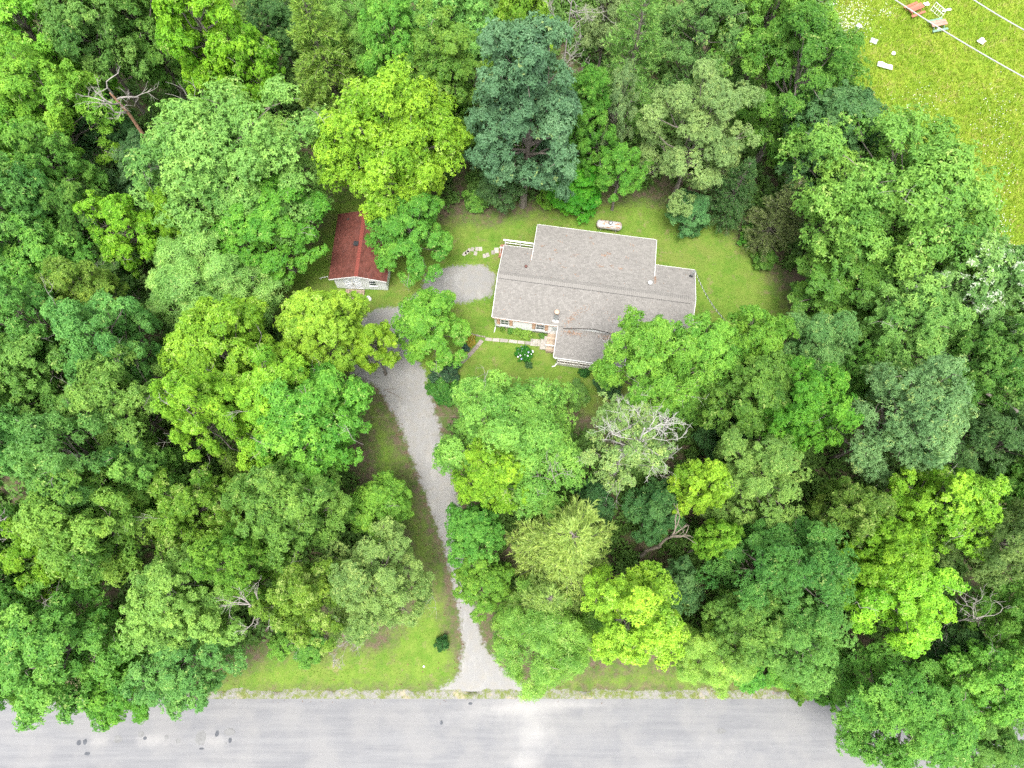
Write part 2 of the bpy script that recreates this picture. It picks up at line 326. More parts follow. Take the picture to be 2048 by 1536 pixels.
def broadleaf(seed, H=17., RR=5., base=.34, lobes=34, cl=11, ros=22, L=.275, Wd=.145, lo=-.55, droop=.15, k=5, lobe_r=(1.15, 2.0), dead=3, twig=.02, sparse=0.0):
    """returns (crown mesh, trunk mesh); lobed crown of leaf rosettes on real limbs"""
    rg = np.random.default_rng(seed); zc = H * (1 + base) / 2; rz = H * (1 - base) / 2; f = lumpy(rg)
    LC = []; i = 0
    zz = np.linspace(.97, lo, lobes) + rg.uniform(-.05, .05, lobes)
    for j, z in enumerate(zz):
        th = j * 2.39996 + rg.uniform(-.5, .5); z = min(.98, z); r = math.sqrt(max(0, 1 - z*z)); q = rg.uniform(.58, .90) * f(th, z)
        if z < 0: r = r * .25 + .75 * math.sqrt(max(0, 1 - (z*.8)**2)); 
        if rg.uniform() < sparse: continue
        LC.append((r * q * RR * math.cos(th), r * q * RR * math.sin(th), zc + z * rz * q))
    for j in range(max(4, lobes // 4)):
        th = rg.uniform(0, 6.3); q = rg.uniform(.15, .5); LC.append((RR * q * math.cos(th), RR * q * math.sin(th), zc + rz * rg.uniform(-.35, .55)))
    for j in range(4):
        th = rg.uniform(0, 6.3); q = rg.uniform(.1, .4); LC.append((RR * q * math.cos(th), RR * q * math.sin(th), zc + rz * rg.uniform(.72, .85)))
    LC = np.array(LC); LR = rg.uniform(*lobe_r, len(LC)) * (RR / 5.0)
    cc, cn, cr, lt = [], [], [], []
    for p, r in zip(LC, LR):
        m_ = int(cl * rg.uniform(.75, 1.3)); d = unit(rg.normal(size=(m_, 3)) + np.array((0, 0, .55)) + .55 * unit(p - np.array((0, 0, zc))))
        cc.append(p + d * r * np.array((1, 1, .75)) * rg.uniform(.55, 1.05, (m_, 1))); cn.append(d); cr.append(rg.uniform(.38, .72, m_) * (RR / 5.0)); lt.append(np.full(m_, rg.normal(.5, .09)))
    cc = np.concatenate(cc); cn = np.concatenate(cn); cr = np.concatenate(cr)
    ct = np.concatenate(lt) + rg.normal(0, .08, len(cc)); cf = rg.uniform(0, 1, len(cc))
    nr = rg.integers(int(ros * .7), int(ros * 1.3), len(cc)); idx = np.repeat(np.arange(len(cc)), nr); n = len(idx)
    d = unit(rg.normal(size=(n, 3)) + np.array((0, 0, .5)) + .3 * cn[idx])
    pos = cc[idx] + d * (cr[idx] * rg.uniform(.6, 1.08, n))[:, None] * np.array((1.1, 1.1, .85))
    axis = unit(.6 * d + np.array((0, 0, .55)) + .4 * cn[idx] + .22 * rg.normal(size=(n, 3)))
    v, t, fl = rosettes(pos, axis, rg, L, Wd, k, droop, ct[idx], .6 * cf[idx] + .4 * rg.uniform(0, 1, n))
    crown = mesh_np('crown', v, quads(len(v) // 4), {'tint': t, 'fresh': fl}, LEAF)
    # trunk and limbs
    g = Geo(); bx, by = rg.uniform(-.5, .5, 2); tr = H * .016
    tp = lambda z: np.array((bx * math.sin(z / H * 2.5), by * math.sin(z / H * 2.1), z))
    zs = np.linspace(-.15, H * .86, 8); g.tube([tp(z) for z in zs], [tr * (1.35 - .3 * min(1, i_)) * (1 - .85 * i_ / 7) for i_ in range(8)], 7)
    for p in LC:
        z0 = max(H * .22, min(p[2] - 1.2, H * .8) * rg.uniform(.72, .95)); a = tp(z0); mid = a + (p - a) * .5 + np.array((0, 0, -.25)) + rg.normal(0, .25, 3)
        r0 = tr * .38 * (1 - .6 * z0 / H) + .03; g.tube([a, mid, p + rg.normal(0, .2, 3)], [r0, r0 * .6, r0 * .22], 5, cap=False)
        for _ in range(2):
            q = p + unit(rg.normal(size=3) + np.array((0, 0, .7))) * rg.uniform(.8, 1.5) * RR / 5; g.tube([mid + (p - mid) * .6, (p + q) / 2 + rg.normal(0, .12, 3), q], [r0 * .35, twig * 1.4, twig * .6], 4, cap=False)
    trunk = geo_mesh('trunk', g, PALEBARK)
    # bare grey twigs that stick out of the leaves
    g = Geo()
    for _ in range(dead):
        j = rg.integers(len(LC)); p = LC[j]; dirn = unit(p - np.array((0, 0, zc)) + np.array((0, 0, 3.0)))
        bare(g, rg, p, dirn, rg.uniform(1.2, 2.2) * RR / 5, .035, 2, .7)
    return dict(crown=crown, trunk=trunk, twigs=geo_mesh('bare_twigs', g, DEADWOOD) if dead else None, H=H, R=RR, zc=zc)

def bare(g, rg, p, d, ln, r, depth, spread=.7, sides=5):
    p = np.array(p, float); pts = [p]; dd = np.array(d, float); rr = [r]
    for i in range(3):
        dd = unit(dd + rg.normal(0, .22, 3)); pts.append(pts[-1] + dd * ln / 3); rr.append(r * (1 - .55 * (i + 1) / 3))
    g.tube(pts, rr, sides, cap=False)
    if depth > 0:
        for _ in range(rg.integers(2, 4)):
            j = rg.integers(1, 4); bare(g, rg, pts[j], unit(dd + rg.normal(0, spread, 3) + np.array((0, 0, .1))), ln * rg.uniform(.5, .8), max(.012, r * rg.uniform(.42, .62)), depth - 1, spread, 4)

def feathery(seed, H=16., RR=4.2, base=.15, prof=1.0, levels=26, per=8, twigs=30, nd=11, L=.36, Wd=.036, up=.25, droop=.2, dead=2):
    """airy crown of fine sprays along radiating branches; prof <1 rounder, >1 cone"""
    rg = np.random.default_rng(seed); V, T, Fr = [], [], []; g = Geo(); f = lumpy(rg); tr = H * .013
    g.tube([(0, 0, -.15), (.05, 0, H * .4), (0, .06, H * .75), (0, 0, H * .97)], [tr * 1.3, tr, tr * .55, .02], 7)
    for i in range(levels):
        h = (i + rg.uniform(-.3, .3)) / levels; z = H * (base + (1 - base) * h)
        ln = RR * (1 - max(0, h) ** (2.2 / prof if prof < 1 else 1.0)) ** (prof if prof >= 1 else .75) + .25
        if prof < 1: ln *= min(1, .55 + 2.2 * max(0, h))
        for j in range(per):
            th = rg.uniform(0, 2 * np.pi); l = ln * rg.uniform(.75, 1.15) * f(th, h * 3); d = np.array((math.cos(th), math.sin(th), up + .5 * h))
            s = np.linspace(0, 1, 5); cur = np.stack([d[0] * l * s, d[1] * l * s, z + d[2] * l * s - droop * l * s ** 2], -1)
            g.tube(cur, [.03 * (1 - .8 * q) + .005 for q in s], 3, cap=False)
            nt = max(4, int(twigs * l / RR)); ss = rg.uniform(.22, 1.0, nt); base_p = np.stack([d[0] * l * ss, d[1] * l * ss, z + d[2] * l * ss - droop * l * ss ** 2], -1)
            lat = np.array((-d[1], d[0], 0)); sg = rg.choice([-1, 1], nt)[:, None]
            td = unit(unit(d)[None] * .8 + lat * sg * rg.uniform(.3, 1.0, (nt, 1)) + rg.normal(0, .2, (nt, 3)) + np.array((0, 0, -.1))); tlen = (.75 * (1.25 - ss) + .25)[:, None] * RR / 4.2
            k = rg.uniform(.05, 1, (nt, nd, 1)); p0 = base_p[:, None] + td[:, None] * tlen[:, None] * k
            nd_ = unit(td[:, None] + rg.normal(0, .5, (nt, nd, 3))); w = unit(np.cross(nd_, rg.normal(size=nd_.shape) * .5 + np.array((0, 0, 1.0))))
            q = L * rg.uniform(.6, 1.2, (nt, nd, 1))
            V.append(np.stack([p0 + w * Wd, p0 + nd_ * q, p0 - w * Wd], 2).reshape(-1, 3))
            t = (rg.normal(.5, .12, (nt, 1)) + rg.normal(0, .12, (nt, nd))).clip(0, 1); T.append(np.repeat(t.ravel(), 3)); Fr.append(np.repeat(rg.uniform(0, 1, nt * nd), 3))
    V = np.concatenate(V); crown = mesh_np('crown', V, np.arange(len(V)).reshape(-1, 3), {'tint': np.concatenate(T), 'fresh': np.concatenate(Fr)}, LEAF)
    trunk = geo_mesh('trunk', g, PALEBARK)
    return dict(crown=crown, trunk=trunk, twigs=None, H=H, R=RR, zc=H * (base + .45 * (1 - base)))

PROTO = {}
PROTO['round'] = [broadleaf(10 + i, base=b, lobes=n, dead=d) for i, (b, n, d) in enumerate([(.34, 28, 2), (.30, 32, 1), (.36, 26, 2), (.32, 30, 2), (.28, 34, 1), (.34, 28, 3)])]
PROTO['big'] = [broadleaf(30 + i, H=18., RR=7., base=.22, lobes=60, cl=11, ros=20, L=.28, Wd=.145, lobe_r=(.75, 1.25), lo=-.75, dead=1) for i in range(2)]
PROTO['tall'] = [broadleaf(40 + i, H=18., RR=4.2, base=b, lobes=n, lo=-.92, dead=d, L=.265, Wd=.14, lobe_r=(1.15, 1.9)) for i, (b, n, d) in enumerate([(.06, 50, 1), (.10, 46, 2), (.06, 48, 1)])]
PROTO['fine'] = [broadleaf(60 + i, base=b, lobes=36, cl=11, ros=26, L=.23, Wd=.10, k=5, dead=1, lobe_r=(.95, 1.55), lo=-.8) for i, b in enumerate([.26, .18, .12])]
PROTO['open'] = [broadleaf(80 + i, base=b, lobes=36, cl=8, ros=20, L=.29, Wd=.145, dead=4, lobe_r=(.85, 1.4), sparse=.06) for i, b in enumerate([.38, .34, .36])]
PROTO['cone'] = [feathery(100 + i, prof=1.0) for i in range(2)]
PROTO['spray'] = [broadleaf(110 + i, H=13., RR=4.6, base=.12, lobes=40, cl=10, ros=20, L=.34, Wd=.055, k=7, dead=1, lobe_r=(1.0, 1.5), lo=-.85, droop=-.1) for i in range(2)]
PROTO['sparse'] = [broadleaf(120, base=.36, lobes=30, cl=6, ros=11, L=.32, Wd=.14, dead=20, lobe_r=(.8, 1.2), sparse=.15)]
PROTO['blossom'] = [dict(PROTO['round'][2])]; _b = PROTO['blossom'][0]; _b['crown'] = _b['crown'].copy(); _b['crown'].materials[0] = BLOSSOM
PROTO['bush'] = [broadleaf(130 + i, H=2.0, RR=1.25, base=.02, lobes=22, cl=8, ros=13, L=.15, Wd=.085, lo=-.8, lobe_r=(1.1, 1.7), dead=0, twig=.008) for i in range(3)]

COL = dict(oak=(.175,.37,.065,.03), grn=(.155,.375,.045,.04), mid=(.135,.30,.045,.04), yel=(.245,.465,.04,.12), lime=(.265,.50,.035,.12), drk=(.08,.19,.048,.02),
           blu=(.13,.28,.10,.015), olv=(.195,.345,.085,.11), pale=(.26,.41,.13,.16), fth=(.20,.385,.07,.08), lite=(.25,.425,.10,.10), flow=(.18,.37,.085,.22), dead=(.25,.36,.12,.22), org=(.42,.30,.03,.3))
cnt = {}
def place(kind, px, py, r, col, label, H=None, cat='tree', group=None, name=None, rot=None, zoff=0, sq=1.0):
    k = cnt.get(kind, 0); cnt[kind] = k + 1; pr = PROTO[kind][k % len(PROTO[kind])]
    H = H or pr['H']
    if H >= 13 and kind in ('round', 'open', 'fine', 'tall'): H *= random.Random(px * 31 + py).uniform(.84, 1.14)
    zc = pr['zc'] / pr['H'] * H
    p = P(px, py, zc); rw = r * (.94 if kind != 'bush' else 1.0) / px_per_m(px, py, zc); rs = random.Random(px * 7919 + py)
    o = thing(name or 'broadleaf_tree', label, cat, (p[0], p[1], zoff), rs.uniform(0, 6.28) if rot is None else rot, group)
    o.scale = (rw / pr['R'] * sq, rw / pr['R'] / sq, H / pr['H'])
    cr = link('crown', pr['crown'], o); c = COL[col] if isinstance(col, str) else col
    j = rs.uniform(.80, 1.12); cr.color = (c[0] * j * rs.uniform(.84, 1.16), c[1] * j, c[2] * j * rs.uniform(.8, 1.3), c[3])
    link('trunk', pr['trunk'], o)
    if pr['twigs']: stuff(link('bare_twigs', pr['twigs'], o))
    return o
#TREES_BEGIN
T = [
 # kind, px, py, r, colour, H, label
 ('tall', 60, 70, 95, 'yel', 19, 'yellow-green tree in the top left corner of the wood'),
 ('round', 178, 70, 88, 'oak', 17, 'blue-green tree behind the yellow-green tree of the top left corner'),
 ('round', 92, 225, 108, 'grn', 18, 'bright green tree left of the bare reddish snag'),
 ('tall', 285, 55, 80, 'mid', 17, 'dark green tree between the top left corner and the tall yellow-lime tree'),
 ('tall', 415, 85, 92, 'lime', 21, 'tall yellow-lime tree behind the big oak left of the shed'),
 ('round', 520, 150, 58, 'yel', 17, 'small yellow-green crown at the right shoulder of the tall yellow-lime tree'),
 ('big', 458, 355, 176, 'oak', 18, 'biggest rounded mid-green oak, up and left of the red shed'),
 ('round', 530, 450, 118, 'grn', 13, 'green tree below the biggest oak, overhanging the bare ground left of the shed'),
 ('cone', 645, 110, 92, 'fth', 18, 'dark feathery conifer right of the tall yellow-lime tree at the top edge'),
 ('spray', 715, 45, 88, 'lite', 17, 'pale feathery tree at the top edge above the yellow-green tree over the shed'),
 ('round', 795, 115, 66, 'grn', 17, 'light green rounded tree just above the yellow-green tree over the shed'),
 ('round', 905, 55, 102, 'fth', 19, 'spreading fresh green tree at the top edge left of the dark blue-green tree'),
 ('tall', 890, 190, 84, 'mid', 18, 'olive green tree between the yellow-green shed tree and the dark blue-green tree'),
 ('round', 1045, 25, 62, 'yel', 16, 'yellow-green tree at the top edge behind the dark blue-green tree'),
 ('tall', 1050, 240, 116, 'blu', 21, 'tall dark blue-green tree behind the left end of the grey house'),
 ('fine', 1000, 370, 50, 'drk', 7, 'low dark tree at the foot of the tall blue-green tree'),
 ('big', 787, 290, 142, 'yel', 18, 'large yellow-green tree leaning over the back of the red shed'),
 ('round', 815, 462, 86, 'grn', 10, 'green tree hiding the right side of the red shed roof'),
 ('tall', 1168, 250, 56, 'grn', 16, 'narrow bright green tree right of the dark blue-green tree'),
 ('tall', 1150, 375, 56, (.09,.30,.02,.05), 5, 'low bright green thicket tree at the back lawn edge right of the blue-green tree'),
 ('fine', 1215, 25, 56, 'pale', 17, 'pale olive tree at the top edge right of the bare twiggy tree'),
 ('cone', 1265, 125, 84, 'fth', 20, 'tall feathery green conifer left of the olive tree behind the propane tank'),
 ('fine', 1228, 240, 40, 'pale', 15, 'small pale tan-green tree below the feathery conifer at the back of the yard'),
 ('fine', 1400, 70, 96, 'olv', 19, 'pale green tree at the top edge behind the big olive tree'),
 ('fine', 1390, 275, 108, 'olv', 17, 'big olive-green tree behind the propane tank'),
 ('round', 1535, 55, 108, 'grn', 19, 'green tree at the top edge beside the meadow'),
 ('fine', 1585, 185, 122, 'mid', 18, 'tall mid-green tree at the left corner of the meadow'),
 ('open', 1242, 345, 55, 'grn', 9, 'small bright green tree overhanging the lawn behind the propane tank'),
 ('fine', 1378, 418, 46, 'blu', 5, 'low dark round tree at the back lawn edge right of the propane tank'),
 ('round', 1655, 290, 104, (.095,.23,.07,.03), 16, 'dark blue-green tree in the notch between meadow and forest'),
 ('big', 1790, 430, 196, (.225,.43,.055,.06), 19, 'largest bright green tree on the right, beside the meadow'),
 ('tall', 1700, 585, 105, 'mid', 12, 'shaded green tree under the largest right tree at the lawn edge'),
 ('blossom', 1948, 592, 116, 'flow', 17, 'tree with white blossom tips below the meadow on the right edge'),
 ('cone', 1558, 430, 58, (.15,.22,.07,.1), 11, 'brownish green conifer at the right back corner of the lawn'),
 ('cone', 1470, 385, 55, 'drk', 10, 'dark conifer behind the lawn between olive tree and brownish conifer'),
 ('round', 20, 330, 92, 'grn', 17, 'green tree at the left edge, second below the top left corner tree'),
 ('round', 125, 350, 72, 'grn', 15, 'green tree under the bare reddish snag toward the left edge'),
 ('round', 30, 430, 92, 'oak', 18, 'mid-green tree at the left edge level with the shed roof back'),
 ('round', 85, 505, 108, 'oak', 17, 'mid-green oak at the left edge level with the shed door'),
 ('round', 175, 445, 62, 'mid', 14, 'small darker tree left of the pale yellow-green tree'),
 ('open', 265, 462, 78, 'yel', 15, 'pale yellow-green tree below the bare snag, left of the biggest oak'),
 ('open', 372, 452, 52, 'yel', 13, 'small yellow-green crown tucked at the lower left of the biggest oak'),
 ('spray', 432, 582, 134, (.28,.46,.10,.15), 13, 'light green feathery tree left of the log pile and shed'),
 ('open', 178, 600, 74, 'fth', 18, 'light green tree left of the light feathery tree'),
 ('open', 60, 640, 92, 'oak', 17, 'mid-green oak at the left edge level with the house front'),
 ('open', 225, 690, 100, 'oak', 18, 'mid-green oak left of the yellow-green pair beside the driveway'),
 ('round', 92, 765, 112, 'oak', 18, 'mid-green oak near the left edge below house level'),
 ('open', 250, 815, 105, 'oak', 17, 'mid-green oak just left of the lowest yellow-green driveway tree'),
 ('round', 35, 890, 95, 'oak', 17, 'mid-green oak cut by the left edge, level with the half-dead tree'),
 ('open', 165, 925, 118, 'oak', 18, 'wide mid-green oak in the middle of the left forest'),
 ('round', 300, 955, 70, 'oak', 16, 'mid-green crown above the glossy olive oak in the left forest'),
 ('round', 185, 1050, 120, 'oak', 18, 'broad mid-green oak above the lower left corner oak'),
 ('round', 455, 715, 122, 'yel', 18, 'yellow-green tree left of the driveway head'),
 ('open', 545, 810, 118, 'yel', 17, 'central yellow-green tree of the group left of the driveway'),
 ('open', 415, 830, 82, 'yel', 17, 'yellow-green tree with bare grey boughs at the left of its group'),
 ('round', 628, 855, 128, 'grn', 16, 'green tree overhanging the left driveway verge below the yellow-green group'),
 ('round', 650, 664, 90, 'yel', 13, 'yellow-green tree in front of the shed'),
 ('open', 745, 695, 54, 'yel', 10, 'small yellow-green crown reaching over the driveway head'),
 ('cone', 492, 940, 60, 'fth', 10, 'small feathery conifer below the yellow-green group'),
 ('open', 398, 1020, 92, (.16,.35,.04,.22), 16, 'glossy olive-green oak in the middle of the left forest'),
 ('round', 585, 1035, 104, 'oak', 15, 'blue-green oak left of the small driveway verge tree'),
 ('round', 500, 1120, 78, 'grn', 15, 'green crown between the glossy olive oak and the broken dead boughs'),
 ('round', 760, 1012, 70, 'grn', 8, 'small green tree on the left driveway verge, halfway down'),
 ('fine', 748, 1165, 112, (.26,.41,.09,.22), 13, 'olive-green fine-leaved tree on the left of the lower driveway'),
 ('open', 618, 1205, 88, (.19,.36,.045,.28), 14, 'yellow-olive tree beside the broken dead boughs above the road lawn'),
 ('open', 115, 1110, 78, 'yel', 14, 'small yellow-green tree above the lower left corner oaks'),
 ('open', 30, 1070, 72, 'mid', 14, 'thin dark tree at the left edge above the lower left corner'),
 ('round', 25, 1195, 78, 'mid', 15, 'mid-green tree at the left edge just above the corner oak'),
 ('round', 125, 1300, 132, 'grn', 16, 'large green oak in the lower left corner, overhanging the road'),
 ('round', 372, 1205, 108, 'oak', 16, 'rounded green oak left of the road lawn'),
 ('round', 375, 1315, 92, 'oak', 11, 'lower green tree overhanging the road shoulder left of the road lawn'),
 ('round', 235, 1375, 76, 'grn', 9, 'low green branches of a small tree over the road at lower left'),
 ('round', 15, 1345, 66, 'grn', 11, 'low green tree at the left edge beside the road'),
 ('round', 857, 650, 76, (.15,.40,.045,.10), 8, 'bright green tree between driveway and house front lawn'),
 ('big', 1032, 885, 150, 'oak', 13, 'wide rounded oak below the front lawn, right of the driveway'),
 ('round', 985, 955, 74, 'lime', 14, 'yellow-lime tree below the wide oak, beside the driveway'),
 ('round', 945, 1065, 62, 'grn', 10, 'green tree at the right driveway edge under the yellow-lime tree'),
 ('round', 972, 1165, 58, 'grn', 7, 'low green tree at the right edge of the lower driveway'),
 ('cone', 1132, 1095, 124, (.36,.53,.13,.25), 17, 'pale green cone-shaped conifer right of the lower driveway'),
 ('cone', 1095, 1200, 92, (.25,.44,.08,.12), 11, 'feathery green conifer at the foot of the pale cone-shaped conifer'),
 ('spray', 1098, 1264, 110, (.25,.44,.08,.12), 10, 'feathery light tree hanging over the driveway mouth'),
 ('round', 1272, 1235, 108, 'lime', 15, 'brightest yellow-lime tree, above the road right of the driveway mouth'),
 ('sparse', 1262, 880, 104, 'dead', 17, 'half-dead pale tree with bleached bare branches below the porch'),
 ('open', 1292, 740, 108, 'grn', 15, 'green tree covering the right end of the porch'),
 ('round', 1392, 722, 82, 'grn', 14, 'green tree at the front right corner of the house'),
 ('round', 1486, 705, 80, 'grn', 15, 'bright green tree right of the house where the service cable ends'),
 ('fine', 1615, 712, 82, 'olv', 14, 'olive-green tree at the lower right corner of the lawn'),
 ('round', 1808, 675, 106, 'oak', 16, 'rounded mid-green tree below the largest right tree'),
 ('round', 1495, 790, 92, 'mid', 15, 'green tree in the middle of the right forest, below the cable end'),
 ('round', 1590, 825, 84, 'grn', 16, 'bright-tipped green tree left of the pale silvery tree'),
 ('round', 1695, 760, 54, 'mid', 14, 'small green crown above the pale silvery tree'),
 ('fine', 1805, 845, 118, 'pale', 18, 'pale silvery-green rounded tree in the right forest'),
 ('fine', 1500, 965, 102, 'olv', 16, 'olive-green tree right of the half-dead tree'),
 ('round', 1400, 970, 58, 'lime', 15, 'narrow yellow-lime tree right of the half-dead tree'),
 ('round', 1425, 1085, 42, 'yel', 13, 'small yellow-green crown beside the broken grey snag'),
 ('fine', 1555, 1135, 118, 'mid', 16, 'fine-leaved green tree right of the broken grey snag'),
 ('open', 1690, 1030, 84, (.13,.27,.045,.25), 14, 'dull olive tree between the pale silvery tree and the yellow pair'),
 ('round', 1890, 1020, 98, 'yel', 16, 'yellow-green tree, upper of the pair near the right edge'),
 ('round', 1745, 1110, 84, 'yel', 15, 'yellow-green crown left of the upper yellow-green tree near the right edge'),
 ('open', 1785, 1190, 116, 'yel', 15, 'wide yellow-green tree above the fallen dead boughs at lower right'),
 ('fine', 1995, 1085, 82, 'olv', 16, 'grey-green tree at the right edge beside the yellow-green pair'),
 ('round', 1480, 1245, 74, 'mid', 12, 'mid-green tree above the roadside bushes, right of the brightest lime tree'),
 ('fine', 1585, 1255, 104, 'oak', 13, 'bluish green tree above the roadside bushes, left of the wide yellow-green tree'),
 ('spray', 1435, 1300, 80, (.25,.44,.08,.12), 8, 'feathery light green tree at the road verge right of the brightest lime tree'),
 ('round', 1945, 745, 94, 'mid', 15, 'dark green tree above the leaning pale trunk at the right edge'),
 ('round', 2020, 680, 70, 'mid', 14, 'dark green tree at the right edge under the white-blossomed tree'),
 ('fine', 1960, 895, 104, 'drk', 13, 'dark tree below the leaning pale trunk at the right edge'),
 ('round', 2030, 985, 66, 'mid', 13, 'green tree at the right edge above the grey-green tree'),
 ('fine', 1800, 1430, 132, 'grn', 12, 'large green tree spilling onto the road at lower right'),
 ('round', 1965, 1365, 92, 'grn', 12, 'bright green tree in the lower right corner above the road'),
 ('fine', 1955, 1475, 84, 'mid', 9, 'low green tree hanging over the road in the lower right corner'),
 ('round', 2030, 1240, 82, 'mid', 13, 'mid-green tree at the right edge above the lower right corner'),
 ('fine', 1640, 1335, 62, 'mid', 6, 'low green thicket tree between road shoulder and wide yellow-green tree'),
 ('round', 1372, 800, 62, 'mid', 9, 'low dark tree right of the half-dead tree, below the house corner'),
 ('round', 1310, 1020, 64, 'drk', 8, 'dark low tree between half-dead tree and broken grey snag'),
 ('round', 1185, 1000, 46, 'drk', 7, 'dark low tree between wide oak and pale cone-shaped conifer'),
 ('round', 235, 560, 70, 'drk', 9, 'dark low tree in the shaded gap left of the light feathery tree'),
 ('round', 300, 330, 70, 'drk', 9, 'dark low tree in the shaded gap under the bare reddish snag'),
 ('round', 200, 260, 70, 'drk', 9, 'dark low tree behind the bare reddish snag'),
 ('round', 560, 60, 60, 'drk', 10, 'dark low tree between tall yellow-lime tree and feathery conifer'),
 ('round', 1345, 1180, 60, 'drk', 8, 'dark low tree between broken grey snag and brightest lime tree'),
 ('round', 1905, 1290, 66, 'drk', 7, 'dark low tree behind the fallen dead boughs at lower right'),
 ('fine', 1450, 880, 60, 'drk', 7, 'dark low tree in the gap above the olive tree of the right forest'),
]
#TREES_END
def fix_name(kind): return {'cone': 'conifer_tree', 'spray': 'feathery_tree', 'sparse': 'half_dead_tree'}.get(kind, 'broadleaf_tree')
random.seed(11)
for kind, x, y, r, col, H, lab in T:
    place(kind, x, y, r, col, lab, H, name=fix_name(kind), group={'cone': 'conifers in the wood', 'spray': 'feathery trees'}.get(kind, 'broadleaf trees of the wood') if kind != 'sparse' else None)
# ------------------------------------------------------------------ buildings
random.seed(5)
SHING = simple('grey_shingle', (.215, .204, .190), .92, .06, .4, .15, tint=.13)
DECKING = simple('roof_board', (.14, .12, .11), .9, .2, 3)
REDSH = simple('red_shingle', (.12, .042, .032), .92, .15, 1.5, .15, tint=.22, dirt=(.125, .05, .042))
SKIRT = simple('skirting', (.27, .26, .235), .8, .15, 3)
GLASS = simple('window_glass', (.06, .075, .085), .08, .2, 2, .6)
SHUT = simple('tan_shutter', (.42, .27, .18), .7, .1, 4)
WOODG = simple('weathered_wood', (.36, .28, .21), .9, .3, 7, tint=.25)
DECKW = simple('deck_wood', (.16, .135, .11), .9, .3, 5, tint=.2)
METAL = simple('galvanised_metal', (.50, .52, .53), .4, .15, 5, .5, .7)
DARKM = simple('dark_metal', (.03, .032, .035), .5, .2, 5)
BRICK = simple('brick', (.30, .15, .11), .9, .25, 9, tint=.25)
CONC = simple('concrete_paver', (.35, .32, .285), .92, .22, 5, tint=.22)
STONE = simple('path_stone', (.25, .215, .19), .92, .3, 6, tint=.3)

def shingle_plane(g, p0, eu, ev, W, Ls, course=.15, tab=.22, seed=0):
    """real overlapping tabs from the eave up; p0 eave corner, eu along the eave, ev up the slope"""
    rg = random.Random(seed); p0, eu, ev = (np.array(a, float) for a in (p0, eu, ev)); nn = np.cross(eu, ev); nn /= np.linalg.norm(nn)
    rows = math.ceil(Ls / course - .05)
    for r in range(rows):
        a = r * course; b = min(Ls, a + course * 1.08); x = -rg.uniform(0, tab)
        while x < W:
            x1 = min(W, x + tab * rg.uniform(.75, 1.25)); x0 = max(0, x)
            if x1 - x0 > .02:
                h = .02 + rg.uniform(0, .01); q = lambda u, v, k: p0 + eu * u + ev * v + nn * k
                g.add([q(x0, a, 0), q(x1 - .008, a, 0), q(x1 - .008, a, h), q(x0, a, h), q(x1 - .008, b, .004), q(x0, b, .004)], [(0,1,2,3), (3,2,4,5)], rg.random())
            x = x1
def slab(g, pts, th):
    """thick sheet under the given corner loop"""
    pts = [np.array(p, float) for p in pts]; n = len(pts); low = [p - np.array((0, 0, th)) for p in pts]
    g.add(pts + low, [tuple(range(n)), tuple(reversed(range(n, 2*n)))] + [(i, n + i, n + (i+1) % n, (i+1) % n) for i in range(n)])
def lap_wall(g, a, b, z0, z1, out, step=.2):
    """horizontal lap siding between plan points a and b, proud towards out"""
    a, b, out = (np.array(p, float) for p in (a, b, out)); n = int(round((z1 - z0) / step)); h = (z1 - z0) / n
    for i in range(n):
        lo, hi = z0 + i * h, z0 + (i + 1) * h
        A = lambda p, o, z: (p[0] + out[0] * o, p[1] + out[1] * o, z)
        g.add([A(a, .03, lo), A(b, .03, lo), A(b, .006, hi), A(a, .006, hi), A(a, 0, lo), A(b, 0, lo)], [(0,1,2,3), (4,5,1,0)])

HL, HD, EZ, RZ_ = 17.9, 7.4, 2.7, 3.95
house = thing('house', 'long white single-storey house with grey shingle roof, rear addition and front porch', 'house', (-1.79, 26.54, 0), R(-8.4))
sl_ = (RZ_ - EZ) / 3.7
g = Geo()
g.box((.3, .12, .5), (HL - .3, HD - .32, 2.62)); g.box((2.95, HD - .4, .5), (14.0, 9.95, 2.28))
for a, b, o in (((.3,.12),(HL-.3,.12),(0,-1)), ((.3,HD-.32),(.3,.12),(-1,0)), ((HL-.3,.12),(HL-.3,HD-.32),(1,0)), ((2.95,9.95),(2.95,7.1),(-1,0)), ((14.0,7.1),(14.0,9.95),(1,0)), ((14.0,9.95),(2.95,9.95),(0,1))):
    lap_wall(g, a, b, .5, 2.6 if b[1] < 9 and a[1] < 9 else 2.26, o)
for u in (.3, HL - .3):
    g.add([(u-.01,.12,2.6),(u-.01,HD-.32,2.6),(u-.01,3.7,3.78),(u+.01,.12,2.6),(u+.01,HD-.32,2.6),(u+.01,3.7,3.78)], [(0,1,2),(5,4,3),(0,2,5,3),(1,4,5,2)])
wall = part('wall', g, WHITE, house)
g = Geo().box((.36, .18, -.05), (HL - .36, HD - .38, .5)).box((3.0, HD - .5, -.05), (13.95, 9.9, .5)); part('skirting', g, SKIRT, house)
